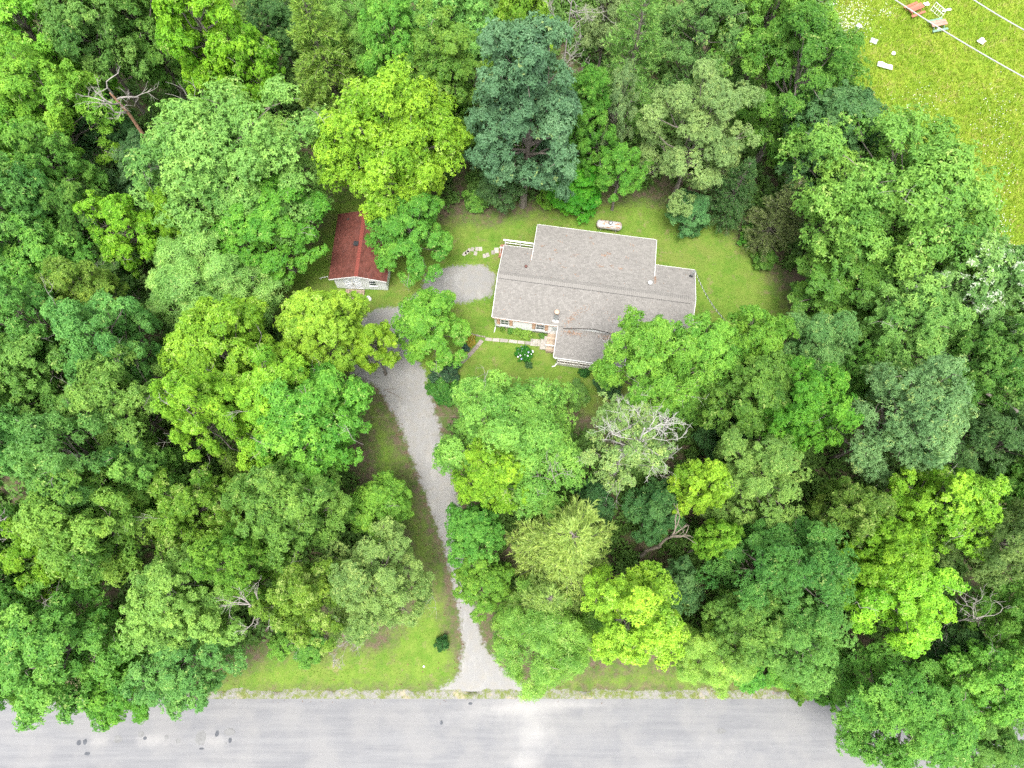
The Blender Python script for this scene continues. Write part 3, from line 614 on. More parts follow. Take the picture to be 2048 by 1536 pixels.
# roof: slabs, shingle tabs, ridge vent, trims
g = Geo(); T_ = .10
slab(g, [(0,0,EZ),(HL,0,EZ),(HL,3.7,RZ_),(0,3.7,RZ_)], T_); slab(g, [(0,3.7,RZ_),(HL,3.7,RZ_),(HL,HD,EZ),(0,HD,EZ)], T_)
zx = RZ_ - (5.75 - 3.7) * sl_ - .02
slab(g, [(2.8,5.75,zx),(14.15,5.75,zx),(14.15,10.25,2.38),(2.8,10.25,2.38)], T_)
slab(g, [(6.05,-2.85,2.1),(12.4,-2.85,2.1),(12.4,.25,2.62),(6.05,.25,2.62)], .09)
slab(g, [(6.55,-.18,2.76),(9.25,-.18,3.5),(9.25,2.4,3.5),(6.55,2.4,2.76)], .07); slab(g, [(9.25,-.18,3.5),(11.95,-.18,2.76),(11.95,2.4,2.76),(9.25,2.4,3.5)], .07)
roof = part('roof', g, DECKING, house)
def nrm(a): a = np.array(a, float); return a / np.linalg.norm(a)
g = Geo(); k = math.hypot(3.7, RZ_ - EZ)
shingle_plane(g, (-.02,-.03,EZ-.005), (1,0,0), nrm((0,3.7,RZ_-EZ)), HL+.04, k+.02, seed=1)
shingle_plane(g, (HL+.02,HD+.03,EZ-.005), (-1,0,0), nrm((0,-3.7,RZ_-EZ)), HL+.04, k+.02, seed=2)
shingle_plane(g, (14.17,10.28,2.375), (-1,0,0), nrm((0,-4.5,zx-2.38)), 11.39, math.hypot(4.5, zx-2.38)+.03, seed=3)
shingle_plane(g, (6.03,-2.88,2.095), (1,0,0), nrm((0,3.1,.52)), 6.39, math.hypot(3.1,.52)+.02, seed=4)
shingle_plane(g, (6.53,2.4,2.755), (0,-1,0), nrm((2.7,0,.74)), 2.6, 2.82, seed=5)
shingle_plane(g, (11.97,-.2,2.755), (0,1,0), nrm((-2.7,0,.74)), 2.6, 2.82, seed=6)
o = part('shingles', g, SHING, roof); stuff(o)
g = Geo()
for y0, y1 in ((3.36, 3.7), (4.04, 3.7)):
    z0 = RZ_ - .34 * sl_ + .055; z1 = RZ_ + .075
    n = 95
    for i in range(n):
        u0 = .03 + i * 17.45 / n; u1 = .03 + (i + 1) * 17.45 / n - .012; lo = z0 - .012
        vs = [(u0,y0,z0),(u1,y0,z0),(u1,y1,z1),(u0,y1,z1),(u0,y0,lo),(u1,y0,lo)]; fs = [(0,1,2,3),(4,5,1,0)]
        g.add(vs, fs if y0 < y1 else [tuple(reversed(f)) for f in fs], .4 + .3 * random.random())
o = part('ridge_vent', g, SHING, roof); stuff(o)
part('ridge_shadow_line', Geo().box((.05,3.365,RZ_-.34*sl_-.06),(17.46,3.42,RZ_-.34*sl_+.04)).box((.05,3.98,RZ_-.34*sl_-.06),(17.46,4.035,RZ_-.34*sl_+.04)).box((.04,3.325,RZ_-.375*sl_-.06),(17.47,3.364,RZ_-.375*sl_+.024)).box((.04,4.036,RZ_-.375*sl_-.06),(17.47,4.07,RZ_-.375*sl_+.024)), DARKM, roof)  # dark bars along the ridge vent lip, standing in for its shadow lines
g = Geo(); g.box((8.98,-.19,3.45),(9.02,-.17,3.46))
gd = Geo()
for u0, u1, s_ in ((6.53, 9.25, 1), (11.97, 9.25, -1)):
    gd.bar((u0,-.2,2.69),(u1,-.2,3.43),.03,.10)
part('gable_trim', gd, simple('shadow_trim', (.07,.06,.055), .8, .2, 4), roof)  # dormer fascia; its dark colour paints the shadow line under the gable edge
g.bar((0,-.05,2.64),(6.05,-.05,2.64),.03,.10); g.bar((12.4,-.05,2.64),(HL,-.05,2.64),.03,.10); g.bar((0,HD+.06,2.62),(2.8,HD+.06,2.62),.04,.15); g.bar((14.15,HD+.06,2.62),(HL,HD+.06,2.62),.04,.15)
g.bar((2.8,10.31,2.3),(14.15,10.31,2.3),.04,.15); g.bar((6.05,-2.91,2.04),(12.4,-2.91,2.04),.04,.13)
for u in (-.05, HL + .05): g.bar((u,0,EZ-.06),(u,3.7,RZ_-.06),.04,.14); g.bar((u,HD,EZ-.06),(u,3.7,RZ_-.06),.04,.14)
for u in (2.75, 14.2): g.bar((u,10.25,2.32),(u,5.75,zx-.06),.04,.14)
for u in (6.0, 12.45): g.bar((u,-2.85,2.05),(u,.1,2.54),.04,.13)
part('fascia', g, TRIM, roof)
g = Geo().add([(6.7,-.1,2.6),(11.8,-.1,2.6),(11.8,-.1,2.74),(9.25,-.1,3.42),(6.7,-.1,2.74)], [(0,1,2,3,4)]); part('gable_wall', g, WHITE, house)
# gutters and downpipes
DP = simple('downpipe', (.78,.78,.77), .4, .05, 3)
for pts in ([(.2,-.08,2.62),(.24,.02,2.35),(.24,.02,.35),(.2,-.15,.12),(.16,-.4,.08)], [(6.2,-2.95,2.0),(6.4,-2.7,1.85),(6.4,-2.72,.3),(6.25,-2.95,.12),(6.0,-3.05,.1)]):
    part('downpipe', Geo().tube(pts, .05, 8), DP, house)
g = Geo().bar((.0,-.1,2.66),(6.0,-.1,2.66),.06,.05); part('gutter', g, simple('brown_gutter', (.30,.2,.15), .6, .2, 5), house)
# windows with shutters, door
def window(par, u, v, z, w, h, shut=True, nx=2, nz=4):
    f = part('window', Geo().box((u-w/2,v-.05,z-h/2),(u-w/2+.05,v,z+h/2)).box((u+w/2-.05,v-.05,z-h/2),(u+w/2,v,z+h/2)).box((u-w/2+.05,v-.05,z-h/2),(u+w/2-.05,v,z-h/2+.05)).box((u-w/2+.05,v-.05,z+h/2-.05),(u+w/2-.05,v,z+h/2)), TRIM, par)
    mb = Geo()
    for i in range(nx):
        for j in range(nz):
            x0 = u - w/2 + .05 + i * (w-.1)/nx; z0 = z - h/2 + .05 + j * (h-.1)/nz
            part('pane', Geo().box((x0+.012,v-.02,z0+.012),(x0+(w-.1)/nx-.012,v-.008,z0+(h-.1)/nz-.012)), GLASS, f)
    mb.box((u-w/2+.05,v-.035,z-.02),(u+w/2-.05,v-.022,z+.02)); nx > 1 and mb.box((u-.015,v-.03,z-h/2+.05),(u+.015,v-.0215,z+h/2-.05)); part('muntin', mb, TRIM, f)
    part('sill', Geo().box((u-w/2-.04,v-.1,z-h/2-.05),(u+w/2+.04,v-.003,z-h/2-.001)), TRIM, f)
    if shut:
        for s_ in (-1, 1):
            c_ = u + s_ * (w/2 + .2); sh = Geo().box((c_-.16,v-.045,z-h/2),(c_+.16,v-.004,z+h/2))
            for j in range(9): sh.bar((c_-.12,v-.05,z-h/2+.1+j*(h-.2)/8),(c_+.12,v-.05,z-h/2+.1+j*(h-.2)/8),.03,.06)
            part('shutter', sh, SHUT, par)
for u in (1.12, 4.42, 14.6): window(house, u, .085, 1.62, .78, 1.15)
dr = part('door', Geo().box((5.4,.02,.55),(6.3,.085,2.5)), TRIM, house)
part('door_glass', Geo().box((5.52,-.01,1.4),(6.18,.015,2.2)), simple('door_glass', (.45,.5,.52), .1, .1, 3, .6), dr); part('handle', Geo().tube([(5.48,-.04,1.3),(5.48,.015,1.3)], .03, 8), METAL, dr)
# roof pipes
c_ = part('chimney', Geo().lathe([(.30,2.85),(.24,3.05),(.14,3.2),(.135,4.05)], (5.75,.62,0), 14), METAL, roof, True)
part('chimney_cap', Geo().lathe([(.15,3.98),(.21,4.0),(.21,4.22),(.26,4.24),(.22,4.32),(.05,4.38)], (5.75,.62,0), 14), simple('rusty_cap', (.5,.36,.28), .6, .3, 8), c_, True)
part('flashing', Geo().add([(5.5,.25,2.82),(6.0,.25,2.82),(6.0,.42,2.878),(5.5,.42,2.878)], [(0,1,2,3)]), TRIM, c_)
part('vent_pipe', Geo().lathe([(.16,3.38),(.10,3.5),(.10,3.68),(.15,3.7),(.13,3.76),(.03,3.79)], (2.37,5.0,0), 12), simple('brown_vent', (.13,.06,.05), .6, .2, 5), roof, True)
part('vent_pipe', Geo().lathe([(.20,3.4),(.12,3.55),(.12,3.72),(.20,3.74),(.19,3.8),(.04,3.86)], (13.78,4.98,0), 12), simple('white_vent', (.75,.77,.78), .4, .05, 5), roof, True)
# fallen leaves lying in drifts on the roof
def roof_z(u, v):
    z = EZ + v * sl_ if v < 3.7 else RZ_ - (v - 3.7) * sl_
    if 2.8 < u < 14.15 and v > 5.75: z = zx + (v - 5.75) / 4.5 * (2.38 - zx)
    if 6.55 < u < 11.95 and -.18 < v < 2.4: z = max(z, 3.5 - abs(u - 9.25) * .274)
    if v < -.18: z = 2.1 + (v + 2.85) / 3.1 * .52
    return z
g = Geo(); rg_ = random.Random(9)
def drift(u, v, su, sv, n, ang=0):
    for _ in range(n):
        a, b = rg_.gauss(0, su), rg_.gauss(0, sv); x = u + a * math.cos(ang) - b * math.sin(ang); y = v + a * math.sin(ang) + b * math.cos(ang); z = roof_z(x, y) + .028
        th = rg_.uniform(0, 6.3); l = rg_.uniform(.03, .07); w = l * .6; dx, dy = math.cos(th), math.sin(th)
        g.add([(x-dx*l,y-dy*l,z),(x-dy*w,y+dx*w,z+.015),(x+dx*l,y+dy*l,z+.004),(x+dy*w,y-dx*w,z+.012)], [(0,1,2,3)], rg_.random())
drift(7.3,1.05,.5,.2,60,.85); drift(7.0,.55,.35,.2,55,.5); drift(8.2,1.6,.35,.2,18,.8); drift(10.6,1.3,.5,.18,18,-.8); drift(7.4,-.45,.5,.12,120); drift(10.7,-.4,.4,.1,60); drift(14.25,5.6,.06,.25,45); drift(2.7,6.6,.05,.3,25)
for u, v, n in ((3.6,7.8,14),(5.2,8.6,8),(4.9,7.4,12),(9.4,7.6,30),(9.8,7.9,18),(6.7,7.2,14),(9.2,6.3,20),(10.2,6.5,12),(4.5,6.3,10),(11,6.3,14),(8.2,8.9,10),(11.5,7.7,6),(12,9.3,8),(5.8,5.6,8),(5.6,9.4,8),(7,4.9,8),(8,9.5,8)): drift(u, v, .16, .08, n, rg_.uniform(-.5, .5))
for _ in range(90): drift(rg_.uniform(0, 17.5), rg_.uniform(.2, 9.8) if rg_.random() < .5 else rg_.uniform(.2, 7), .05, .05, 1)
stuff(tag(part('fallen_leaves', g, simple('dry_leaf', (.24,.15,.10), .9, .3, 6, tint=.4)), 'brown fallen leaves in drifts on the grey house roof', 'leaves'))
o = bpy.data.objects['fallen_leaves']; o.location = house.location; o.rotation_euler = house.rotation_euler
# porch
g = Geo()
for i in range(19): g.box((6.35, -2.7 + i * .152, .55), (12.2, -2.7 + i * .152 + .143, .6), random.random())
porch = part('porch_deck', g, DECKW, house); stuff(porch)
g = Geo()
for i in range(46): u = 6.4 + i * .126; g.box((u, -2.80 + .02 * (i % 2), 0), (u + .126, -2.76 + .02 * (i % 2), .54), random.random())
g.box((6.4,-2.62,0),(6.44,.2,.54)); g.box((12.12,-2.62,0),(12.16,.2,.54)); o = part('porch_skirting', g, simple('ribbed_skirting', (.47,.46,.42), .7, .12, 3), house)
RAIL = simple('porch_rail', (.66,.645,.60), .7, .12, 4)
for u in (6.42, 8.35, 10.3, 12.12):
    part('porch_post', Geo().box((u-.05,-2.86,.45),(u+.05,-2.76,2.0)), RAIL, house)
rl = part('porch_railing', Geo().box((6.47,-2.86,1.36),(12.07,-2.76,1.43)).box((6.47,-2.84,.68),(12.07,-2.78,.75)).box((6.38,-2.74,1.36),(6.46,.2,1.43)), RAIL, house)
for i in range(24):
    u = 6.62 + i * .23
    part('baluster', Geo().box((u-.03,-2.835,.75),(u+.03,-2.785,1.36)), RAIL, rl)
# front landing and steps
ld = part('front_landing', Geo(), WOODG, house) if 0 else None
g = Geo()
for i in range(10): g.box((5.2, -1.75 + i * .18, .5), (6.28, -1.75 + i * .18 + .17, .55), random.random())
lnd = part('landing', g, WOODG, house); stuff(lnd)
part('landing_frame', Geo().box((5.24,-1.72,0),(5.3,-.0,.5)).box((5.3,-1.72,0),(6.2,-1.66,.5)), WOODG, house)
for i in range(2): part('step', Geo().box((4.92 - i * .28, -1.5, 0), (5.2 - i * .28, -.2, .34 - i * .16)), CONC, house)
hr = part('handrail', Geo().box((5.12,-1.5,1.28),(6.3,-1.42,1.36)).box((5.16,-1.49,.0),(5.23,-1.43,1.28)).box((5.7,-1.48,.55),(5.75,-1.44,1.28)), TRIM, house)
# back deck with white rail and brick steps
g = Geo()
for i in range(10): g.box((.1, HD - .25 + i * .15, .5), (2.85, HD - .25 + i * .15 + .14, .55), random.random())
stuff(part('back_deck', g, DECKW, house))
part('back_railing', Geo().box((-.3,8.6,1.46),(2.75,8.74,1.54)).box((-.12,8.64,.98),(2.75,8.7,1.05)), TRIM, house)
for u in (-.12, 1.35, 2.7): part('rail_post', Geo().box((u-.05,8.62,0),(u+.05,8.72,1.46)), TRIM, house)
bs = Geo()
for i in range(3):
    for j in range(7):
        for k_ in range(2): part('brick', Geo().box((-.16 - i*.24 + k_*.115, 7.5 + j*.2, 0), (-.16 - i*.24 + k_*.115 + .108, 7.5 + j*.2 + .19, .42 - i*.13), random.random()), BRICK, house)
part('back_handrail', Geo().box((-.55,7.9,1.2),(.0,8.02,1.27)).box((-.53,7.92,.1),(-.46,7.99,1.2)), TRIM, house)
# service mast and twisted cable
ms = part('service_mast', Geo().tube([(HL-.35,6.55,2.6),(HL-.35,6.55,3.75)], .05, 8).tube([(HL-.35,6.55,3.75),(HL-.25,6.62,3.92),(HL-.12,6.68,3.8)], .07, 8), METAL, roof)
part('mast_flashing', Geo().lathe([(.2,2.98),(.12,3.12),(.06,3.2)], (HL-.35,6.55,0), 10), DARKM, ms)
A = np.array(house.matrix_basis @ __import__('mathutils').Vector((HL-.12,6.68,3.75))); B = P(1482, 670, 11.5)
pts = [A + (B - A) * t + np.array((0, 0, -1.0 * 4 * t * (1 - t))) for t in np.linspace(0, 1, 220)]; L_ = np.linalg.norm(B - A)
cb = thing('service_cable', 'twisted black and white service cable running down from the house roof corner', 'cable')
for nm, ph, mt in (('bare_wire', 0, simple('bare_wire', (.5,.5,.49), .4, .05, 3)), ('insulated_wire', math.pi, DARKM)):
    hp = []
    for i, p in enumerate(pts):
        a = i / 219 * L_ / .62 * 2 * math.pi + ph; hp.append(p + np.array((math.cos(a), 0, math.sin(a))) * .03)
    part(nm, Geo().tube(hp, .022, 5), mt, cb)

# shed
SW, SL, SE, SR = 5.4, 6.95, 2.45, 3.3
shed = thing('shed', 'white shed with red shingle roof and crossed double doors', 'shed', (-17.05, 30.45, 0), R(-2.9))
g = Geo(); g.box((.25,.3,.15),(SW-.25,SL-.25,2.4)); ks = (SR - SE) / (SW / 2)
g.add([(.25,.3,2.4),(SW-.25,.3,2.4),(SW/2,.3,SR-.1),(.25,SL-.25,2.4),(SW-.25,SL-.25,2.4),(SW/2,SL-.25,SR-.1)], [(0,1,2),(5,4,3),(0,2,5,3),(1,4,5,2)])
for i in range(25): u = .25 + i * .196; g.box((u+.004,.278,.15),(u+.192,.298,2.4 + max(0, min(u, SW-u-.2) - .25) * ks))
swall = part('wall', g, WHITE, shed)
part('foundation', Geo().box((.3,.34,-.05),(SW-.3,SL-.3,.15)), CONC, shed)
g = Geo(); slab(g, [(0,0,SE),(SW/2,0,SR),(SW/2,SL,SR),(0,SL,SE)], .08); slab(g, [(SW/2,0,SR),(SW,0,SE),(SW,SL,SE),(SW/2,SL,SR)], .08); sroof = part('roof', g, DECKING, shed)
g = Geo(); k = math.hypot(SW/2, SR - SE)
shingle_plane(g, (-.03,SL+.02,SE-.008), (0,-1,0), nrm((SW/2,0,SR-SE)), SL+.05, k+.03, seed=21); shingle_plane(g, (SW+.03,-.03,SE-.008), (0,1,0), nrm((-SW/2,0,SR-SE)), SL+.05, k+.03, seed=22)
stuff(part('shingles', g, REDSH, sroof))
g = Geo()
for i in range(28):
    y0 = -.03 + i * .25; a = .17
    for s_ in (-1, 1):
        vs = [(SW/2,y0,SR+.045),(SW/2+s_*a,y0,SR+.04-a*ks),(SW/2+s_*a,y0+.245,SR+.03-a*ks),(SW/2,y0+.245,SR+.035)]; g.add(vs if s_ < 0 else vs[::-1], [(3,2,1,0)], .75 + .25 * random.random())
stuff(part('ridge_cap', g, simple('red_ridge', (.20,.052,.04), .9, .12, 4, tint=.1), sroof))
part('bargeboard', Geo().bar((0,-.035,SE-.05),(SW/2,-.035,SR-.05),.03,.13).bar((SW,-.035,SE-.05),(SW/2,-.035,SR-.05),.03,.13), TRIM, sroof)
part('roof_vent', Geo().box((2.15,3.2,3.1),(2.5,3.55,3.36)).box((2.1,3.15,3.34),(2.55,3.6,3.39)), DARKM, sroof)
part('roof_stain', Geo().lathe([(.16,2.82),(.1,2.87),(.02,2.89)], (1.13,6.25,0), 8), simple('moss', (.06,.05,.045), .95, .2, 8), sroof)
for s_ in (-1, 1):
    a, b = (1.06, 1.98) if s_ < 0 else (1.99, 2.91)
    dr = part('door', Geo().box((a,.24,.22),(b,.276,2.25)), simple('door_panel', (.60,.64,.70), .5, .05, 3), shed)
    fr = Geo().box((a,.215,.22),(a+.09,.239,2.25)).box((b-.09,.215,.22),(b,.239,2.25)).box((a+.09,.215,.22),(b-.09,.239,.32)).box((a+.09,.215,2.15),(b-.09,.239,2.25))
    part('door_frame', fr, TRIM, dr)
    br = Geo(); cx_ = b if s_ < 0 else a
    for (q0, q1) in (((a+.08,.3),(b-.08,1.15)), ((a+.08,2.17),(b-.08,1.32)), ((a+.08,1.15),(b-.08,.3)), ((a+.08,1.32),(b-.08,2.17))):
        br.bar((q0[0],.226,q0[1]),(q1[0],.226,q1[1]),.024,.075)
    br.box((a+.09,.214,1.19),(b-.09,.236,1.28)); part('door_brace', br, TRIM, dr)
    if s_ > 0: part('door_latch', Geo().box((1.96,.19,1.16),(2.06,.212,1.32)), DARKM, dr)
window(shed, 3.9, .262, 1.5, .74, 1.05, False, 1, 2)
st_ = Geo()
for i in range(6):
    part('step_plank', Geo().box((1.1 + random.uniform(-.03,.03), -.02 - i * .155, .0), (2.88 + random.uniform(-.03,.03), -.02 - i * .155 + .143, .27 - i * .04), random.random()), WOODG, shed)

# ------------------------------------------------------------------ propane tank
RUST = NT('tank_paint', .45, .4); n_ = RUST.noise(2.2, 6, .7, RUST.coord((.5, 2.2, 2.2), True)); n2 = RUST.noise(9, 5, .7)
cc_ = RUST.mix(RUST.ramp(n_, .5, .58), (.42, .42, .41), (.34, .19, .10)); cc_ = RUST.mix(RUST.ramp(RUST.math('ADD', n_, RUST.math('MULTIPLY', n2, .2)), .66, .74), cc_, (.27, .12, .06)); RUST.color(cc_)
pa, pb = P(1192, 448, .75), P(1245, 452, .75); cx_, cy_ = (pa + pb)[:2] / 2
tank = thing('propane_tank', 'white horizontal propane tank with rust streaks behind the house', 'propane tank', (cx_, cy_, 0), math.atan2(pb[1]-pa[1], pb[0]-pa[0]) - .06)
Lh, r_ = 1.28, .44; prof = [(.02, -Lh)] + [(r_ * math.sin(a), -Lh + .34 * (1 - math.cos(a))) for a in np.linspace(.3, math.pi/2, 6)] + [(r_, 0)] + [(r_ * math.sin(a), Lh - .34 * (1 - math.cos(a))) for a in np.linspace(math.pi/2, .3, 6)] + [(.02, Lh)]
part('tank_body', Geo().lathe(prof, (0, 0, .72), 24, 'x'), RUST.m, tank, True)
part('dome_lid', Geo().lathe([(.19,1.1),(.19,1.24),(.17,1.3),(.09,1.35),(.01,1.36)], (.08,.0,0), 18), METAL, tank, True)
part('dome_collar', Geo().lathe([(.215,1.08),(.215,1.17),(.19,1.17)], (.08,.0,0), 18), DARKM, tank, True)
for x in (-.75, .75): part('leg', Geo().box((x-.06,-.28,0),(x+.06,.28,.36)), CONC, tank)
part('weld_band', Geo().lathe([(r_+.004,-.03),(r_+.008,0),(r_+.004,.03)], (-.5,0,.72), 24, 'x'), RUST.m, tank, True); 

# ------------------------------------------------------------------ paths and small things in the yard
hm = house.matrix_basis.copy()
def slab_at(pts_px, name, mat, h, parent):
    return part(name, Geo().prism([tuple(P(x, y, 0)[:2]) for x, y in pts_px], -.05, h, random.random()), mat, parent)
walk = thing('walkway', 'grey paver walkway leading to the front door landing', 'path')
top = [(971,675),(985,676.5),(1000,677),(1018,679),(1036,681),(1050,682.5),(1062,683.5)]; bot = [(969,681),(984,682.5),(999,684),(1016,685),(1034,687),(1049,688.5),(1061,690)]
for i in range(6): slab_at([(bot[i][0]+.7,bot[i][1]),(bot[i+1][0]-.7,bot[i+1][1]),(top[i+1][0]-.7,top[i+1][1]),(top[i][0]+.7,top[i][1])], 'paver', CONC, .035, walk)
for r_i in range(4):
    for c_i in range(7):
        x0 = 1061.5 + c_i * 4.8 - r_i * .3; y0 = 678 + r_i * 3.5 + c_i * .35
        slab_at([(x0,y0+3.1),(x0+4.5,y0+3.3),(x0+4.5,y0),(x0,y0-.2)], 'brick', CONC, .03 + random.uniform(0,.012), walk)
sp = thing('stone_path', 'narrow stone path from the walkway down to the driveway', 'path')
pa = [(964,681),(957,690),(950,698),(943,706),(936,713),(929,720),(922,726),(915,731),(908,737)]
for a, b in zip(pa[:-1], pa[1:]):
    slab_at([(a[0]-3.6,a[1]-2.2),(b[0]-3.6,b[1]-2.2+.8),(b[0]+3.4,b[1]+2.0),(a[0]+3.4,a[1]+2.2-.8)], 'stone', STONE, random.uniform(.02,.045), sp)
sp = thing('stone_edging', 'row of rough stones left of the walkway by the yellow shrub', 'edging')
for i in range(13):
    x = 926 + i * 3.6; y = 664.5 + i * .82 + random.uniform(-.6,.6); s_ = random.uniform(1.5,2.3); slab_at([(x+dx*s_*1.0,y+dy*s_*.9) for dx, dy in blob(1,1,7,.2)][::-1], 'stone', STONE, random.uniform(.03,.1), sp)
for i, (x, y, a) in enumerate([(929,508,-.5),(934,505,-.45),(938,501,-.4),(945,499,-.2),(954,498,0),(961,498,.1),(951,507,-.2),(993,501,0),(969,512,.1),(975,510,.3),(986,505,.1)]):
    p = P(x, y, 0); w = .16 if i != 7 else .22
    o = part('stepping_stone', Geo().box((-w,-w*1.35,-.04),(w,w*1.35,.035), random.random()), CONC); o.location = (p[0], p[1], 0); o.rotation_euler = (0, 0, a)
    lab = ['lowest stepping stone of the curved row on the back lawn','second stepping stone of the curved row, counted from the driveway end','third stepping stone of the curved row, counted from the driveway end','fourth stepping stone of the curved row on the back lawn','fifth stepping stone of the curved row on the back lawn','last stepping stone of the curved row, nearest the house','loose stepping stone below the curved row','square paver beside the brick back steps','mossy stepping stone left of the back steps, farthest from them','mossy stepping stone between curved row and back steps','mossy stepping stone just left of the square paver'][i]
    tag(o, lab, 'paver', 'stepping stones on the back lawn')
p = P(739, 597, 0)
bk = thing('bucket', 'white plastic bucket lying on the grass by the shed steps', 'bucket', (p[0], p[1], 0), .5)
part('bucket_body', Geo().lathe([(.02,.28),(.15,.28),(.16,.02),(.165,.0)], (0,-.12,0), 14), TRIM, bk, True); part('bucket_lid', Geo().lathe([(.17,0),(.17,.05),(.09,.06),(.088,.03)], (-.06,.16,0), 14), TRIM, bk, True); part('hole', Geo().lathe([(.06,.061),(.0,.064)], (-.06,.16,0), 10), DARKM, bk)
a_, b_ = P(639, 556.5, .3), P(656, 553, .5)
tag(part('white_pipe', Geo().tube([a_, b_], .035, 7).tube([(a_[0]+.05,a_[1]+.02,0),(a_[0]+.05,a_[1]+.02,.3)], .03, 6).tube([(b_[0]-.05,b_[1],0),(b_[0]-.05,b_[1],.48)], .03, 6), TRIM), 'thin white pipe rail sticking out left of the shed front', 'pipe')
# cut logs by the light feathery tree
LOGB = simple('log_bark', (.15,.12,.10), .9, .3, 6); LOGE = simple('log_end', (.45,.36,.27), .9, .2, 9)
lp = [(531,545,.55,.2,1.2),(538,549,.5,.17,1.3),(545,547,.55,.15,1.5),(549,545,.4,.13,1.3),(553,556,.35,.2,.3),(546,553,.4,.16,.5),(559,553,.35,.18,.9),(554,559,.5,.14,.1),(528,550,.5,.1,1.4),(532,553,.3,.12,.9)]
ll = ['thick split log at the upper left of the log pile','split log right of the thick one at the top of the pile','log in the upper middle of the log pile','small pale log at the top right of the pile','short round at the bottom centre of the log pile','dark log in the middle of the log pile','round log at the right end of the log pile','long flat log along the bottom edge of the log pile','thin log at the left end of the log pile','short stub at the lower left of the log pile']
for (x, y, ln, r, a), lb in zip(lp, ll):
    p = P(x, y, r); t = thing('log', lb, 'log', (p[0], p[1], r), a, 'cut logs left of the shed')
    part('log_bark', Geo().tube([(-ln/2,0,0),(0,.01,.0),(ln/2,0,0)], [r, r*.97, r*.95], 9, cap=False), LOGB, t, True)
    for s_ in (-1, 1): part('cut_end', Geo().lathe([(r*.97,0),(.0,.004)], (s_*(ln/2-.002),0,0), 9, 'x'), LOGE, t)
# stump by the road lawn
p = P(848, 1333, 0); tag(part('survey_pipe', Geo().lathe([(.07,0),(.075,.12),(.045,.12),(.045,.03)], tuple(p), 10), METAL), 'small round pipe end in the road lawn near the round bush', 'pipe')
# ------------------------------------------------------------------ shrubs
def bush(px, py, r, col, label, H, name='shrub', sq=1.0): return place('bush', px, py, r, col, label, H, 'shrub', 'garden shrubs', name, sq=sq)
bush(884, 1286, 15, (.055,.17,.035,.02), 'single round dark green bush on the lawn near the road', 1.1)
bush(940, 681, 12, 'org', 'yellow and orange leaved shrub beside the walkway', .8)
hy = bush(1050, 708, 17, (.06,.24,.03,.02), 'rounded green hydrangea bush with white and lilac flowers', 1.5)
bush(1058, 730, 8, 'drk', 'small dark bush below the hydrangea', .7); bush(1168, 746, 10, (.055,.19,.03,.02), 'small green bush in front of the porch', .8)
bush(1036, 662, 11, (.19,.36,.06,.15), 'light green leafy plant under the second window', .7); bush(1052, 669, 12, (.19,.36,.06,.15), 'light green leafy plant at the walkway bend beside the front wall', .7)
bush(1022, 660, 8, 'grn', 'low green plant under the front wall between the windows', .5); bush(1085, 672, 7, 'mid', 'low plant by the wall near the front landing', .4)
bush(1005, 658, 6, 'mid', 'tiny green plant at the house corner downpipe', .4)
bush(932, 696, 9, (.05,.11,.075,.05), 'grey-blue low shrub below the yellow shrub', .5)
bush(888, 748, 30, (.055,.13,.045,.05), 'dark wispy shrub between driveway and stone path', 1.8); bush(880, 778, 28, (.07,.21,.03,.05), 'leafy green shrub at the driveway edge above the wide oak', 1.6); bush(905, 790, 24, (.07,.22,.03,.05), 'leafy shrub left of the wide oak by the front lawn', 1.4)
for i, (x, y, r, c_, lb) in enumerate([(1500,1358,30,'grn','low roadside bush nearest the bare soil at the verge'),(1560,1345,34,'grn','roadside bush in the middle of the right verge'),(1600,1372,26,'mid','roadside bush touching the shoulder on the right'),(1665,1385,30,'mid','roadside bush beside the big tree spilling onto the road'),(1385,450,26,'drk','dark bush right of the low round tree on the back lawn edge'),(1500,470,22,'grn','bright green bush at the right rear lawn edge'),(1530,520,26,'mid','bush on the right lawn edge below the brownish conifer'),(1100,395,26,'grn','bright bush at the back lawn edge'),(950,400,24,'grn','bright bush at the foot of the blue-green tree, left'),(735,1010,26,'grn','leafy bush left of the small driveway verge tree'),(1150,790,30,'mid','shrub at the lower front lawn edge left of the half-dead tree'),(1215,770,26,'drk','dark shrub below the porch'),(620,1300,34,'mid','shrub at the upper edge of the road lawn'),(560,1290,26,'grn','shrub at the upper left of the road lawn')]):
    bush(x, y, r, c_, lb, 1.6)
# flower heads on the hydrangea
FLW = simple('flower_white', (.72,.70,.78), .7, .1, 20); FLL = simple('flower_lilac', (.42,.40,.72), .7, .15, 20); rg_ = random.Random(2)
hb = hy.location
for i in range(17):
    a = rg_.uniform(0, 6.28); e = rg_.uniform(.1, 1.2); rr = .72
    p = (hb[0] + rr*math.cos(a)*math.cos(e)*1.05, hb[1] + rr*math.sin(a)*math.cos(e)*1.05, .75 + .72*math.sin(e))
    g = Geo().lathe([(.02,-.05),(.07,-.02),(.085,.02),(.05,.06),(.01,.07)], (0,0,0), 7); f = part('flower_head', g, FLL if i % 3 == 0 else FLW, hy)
    f.matrix_parent_inverse = hy.matrix_basis.inverted(); f.location = p

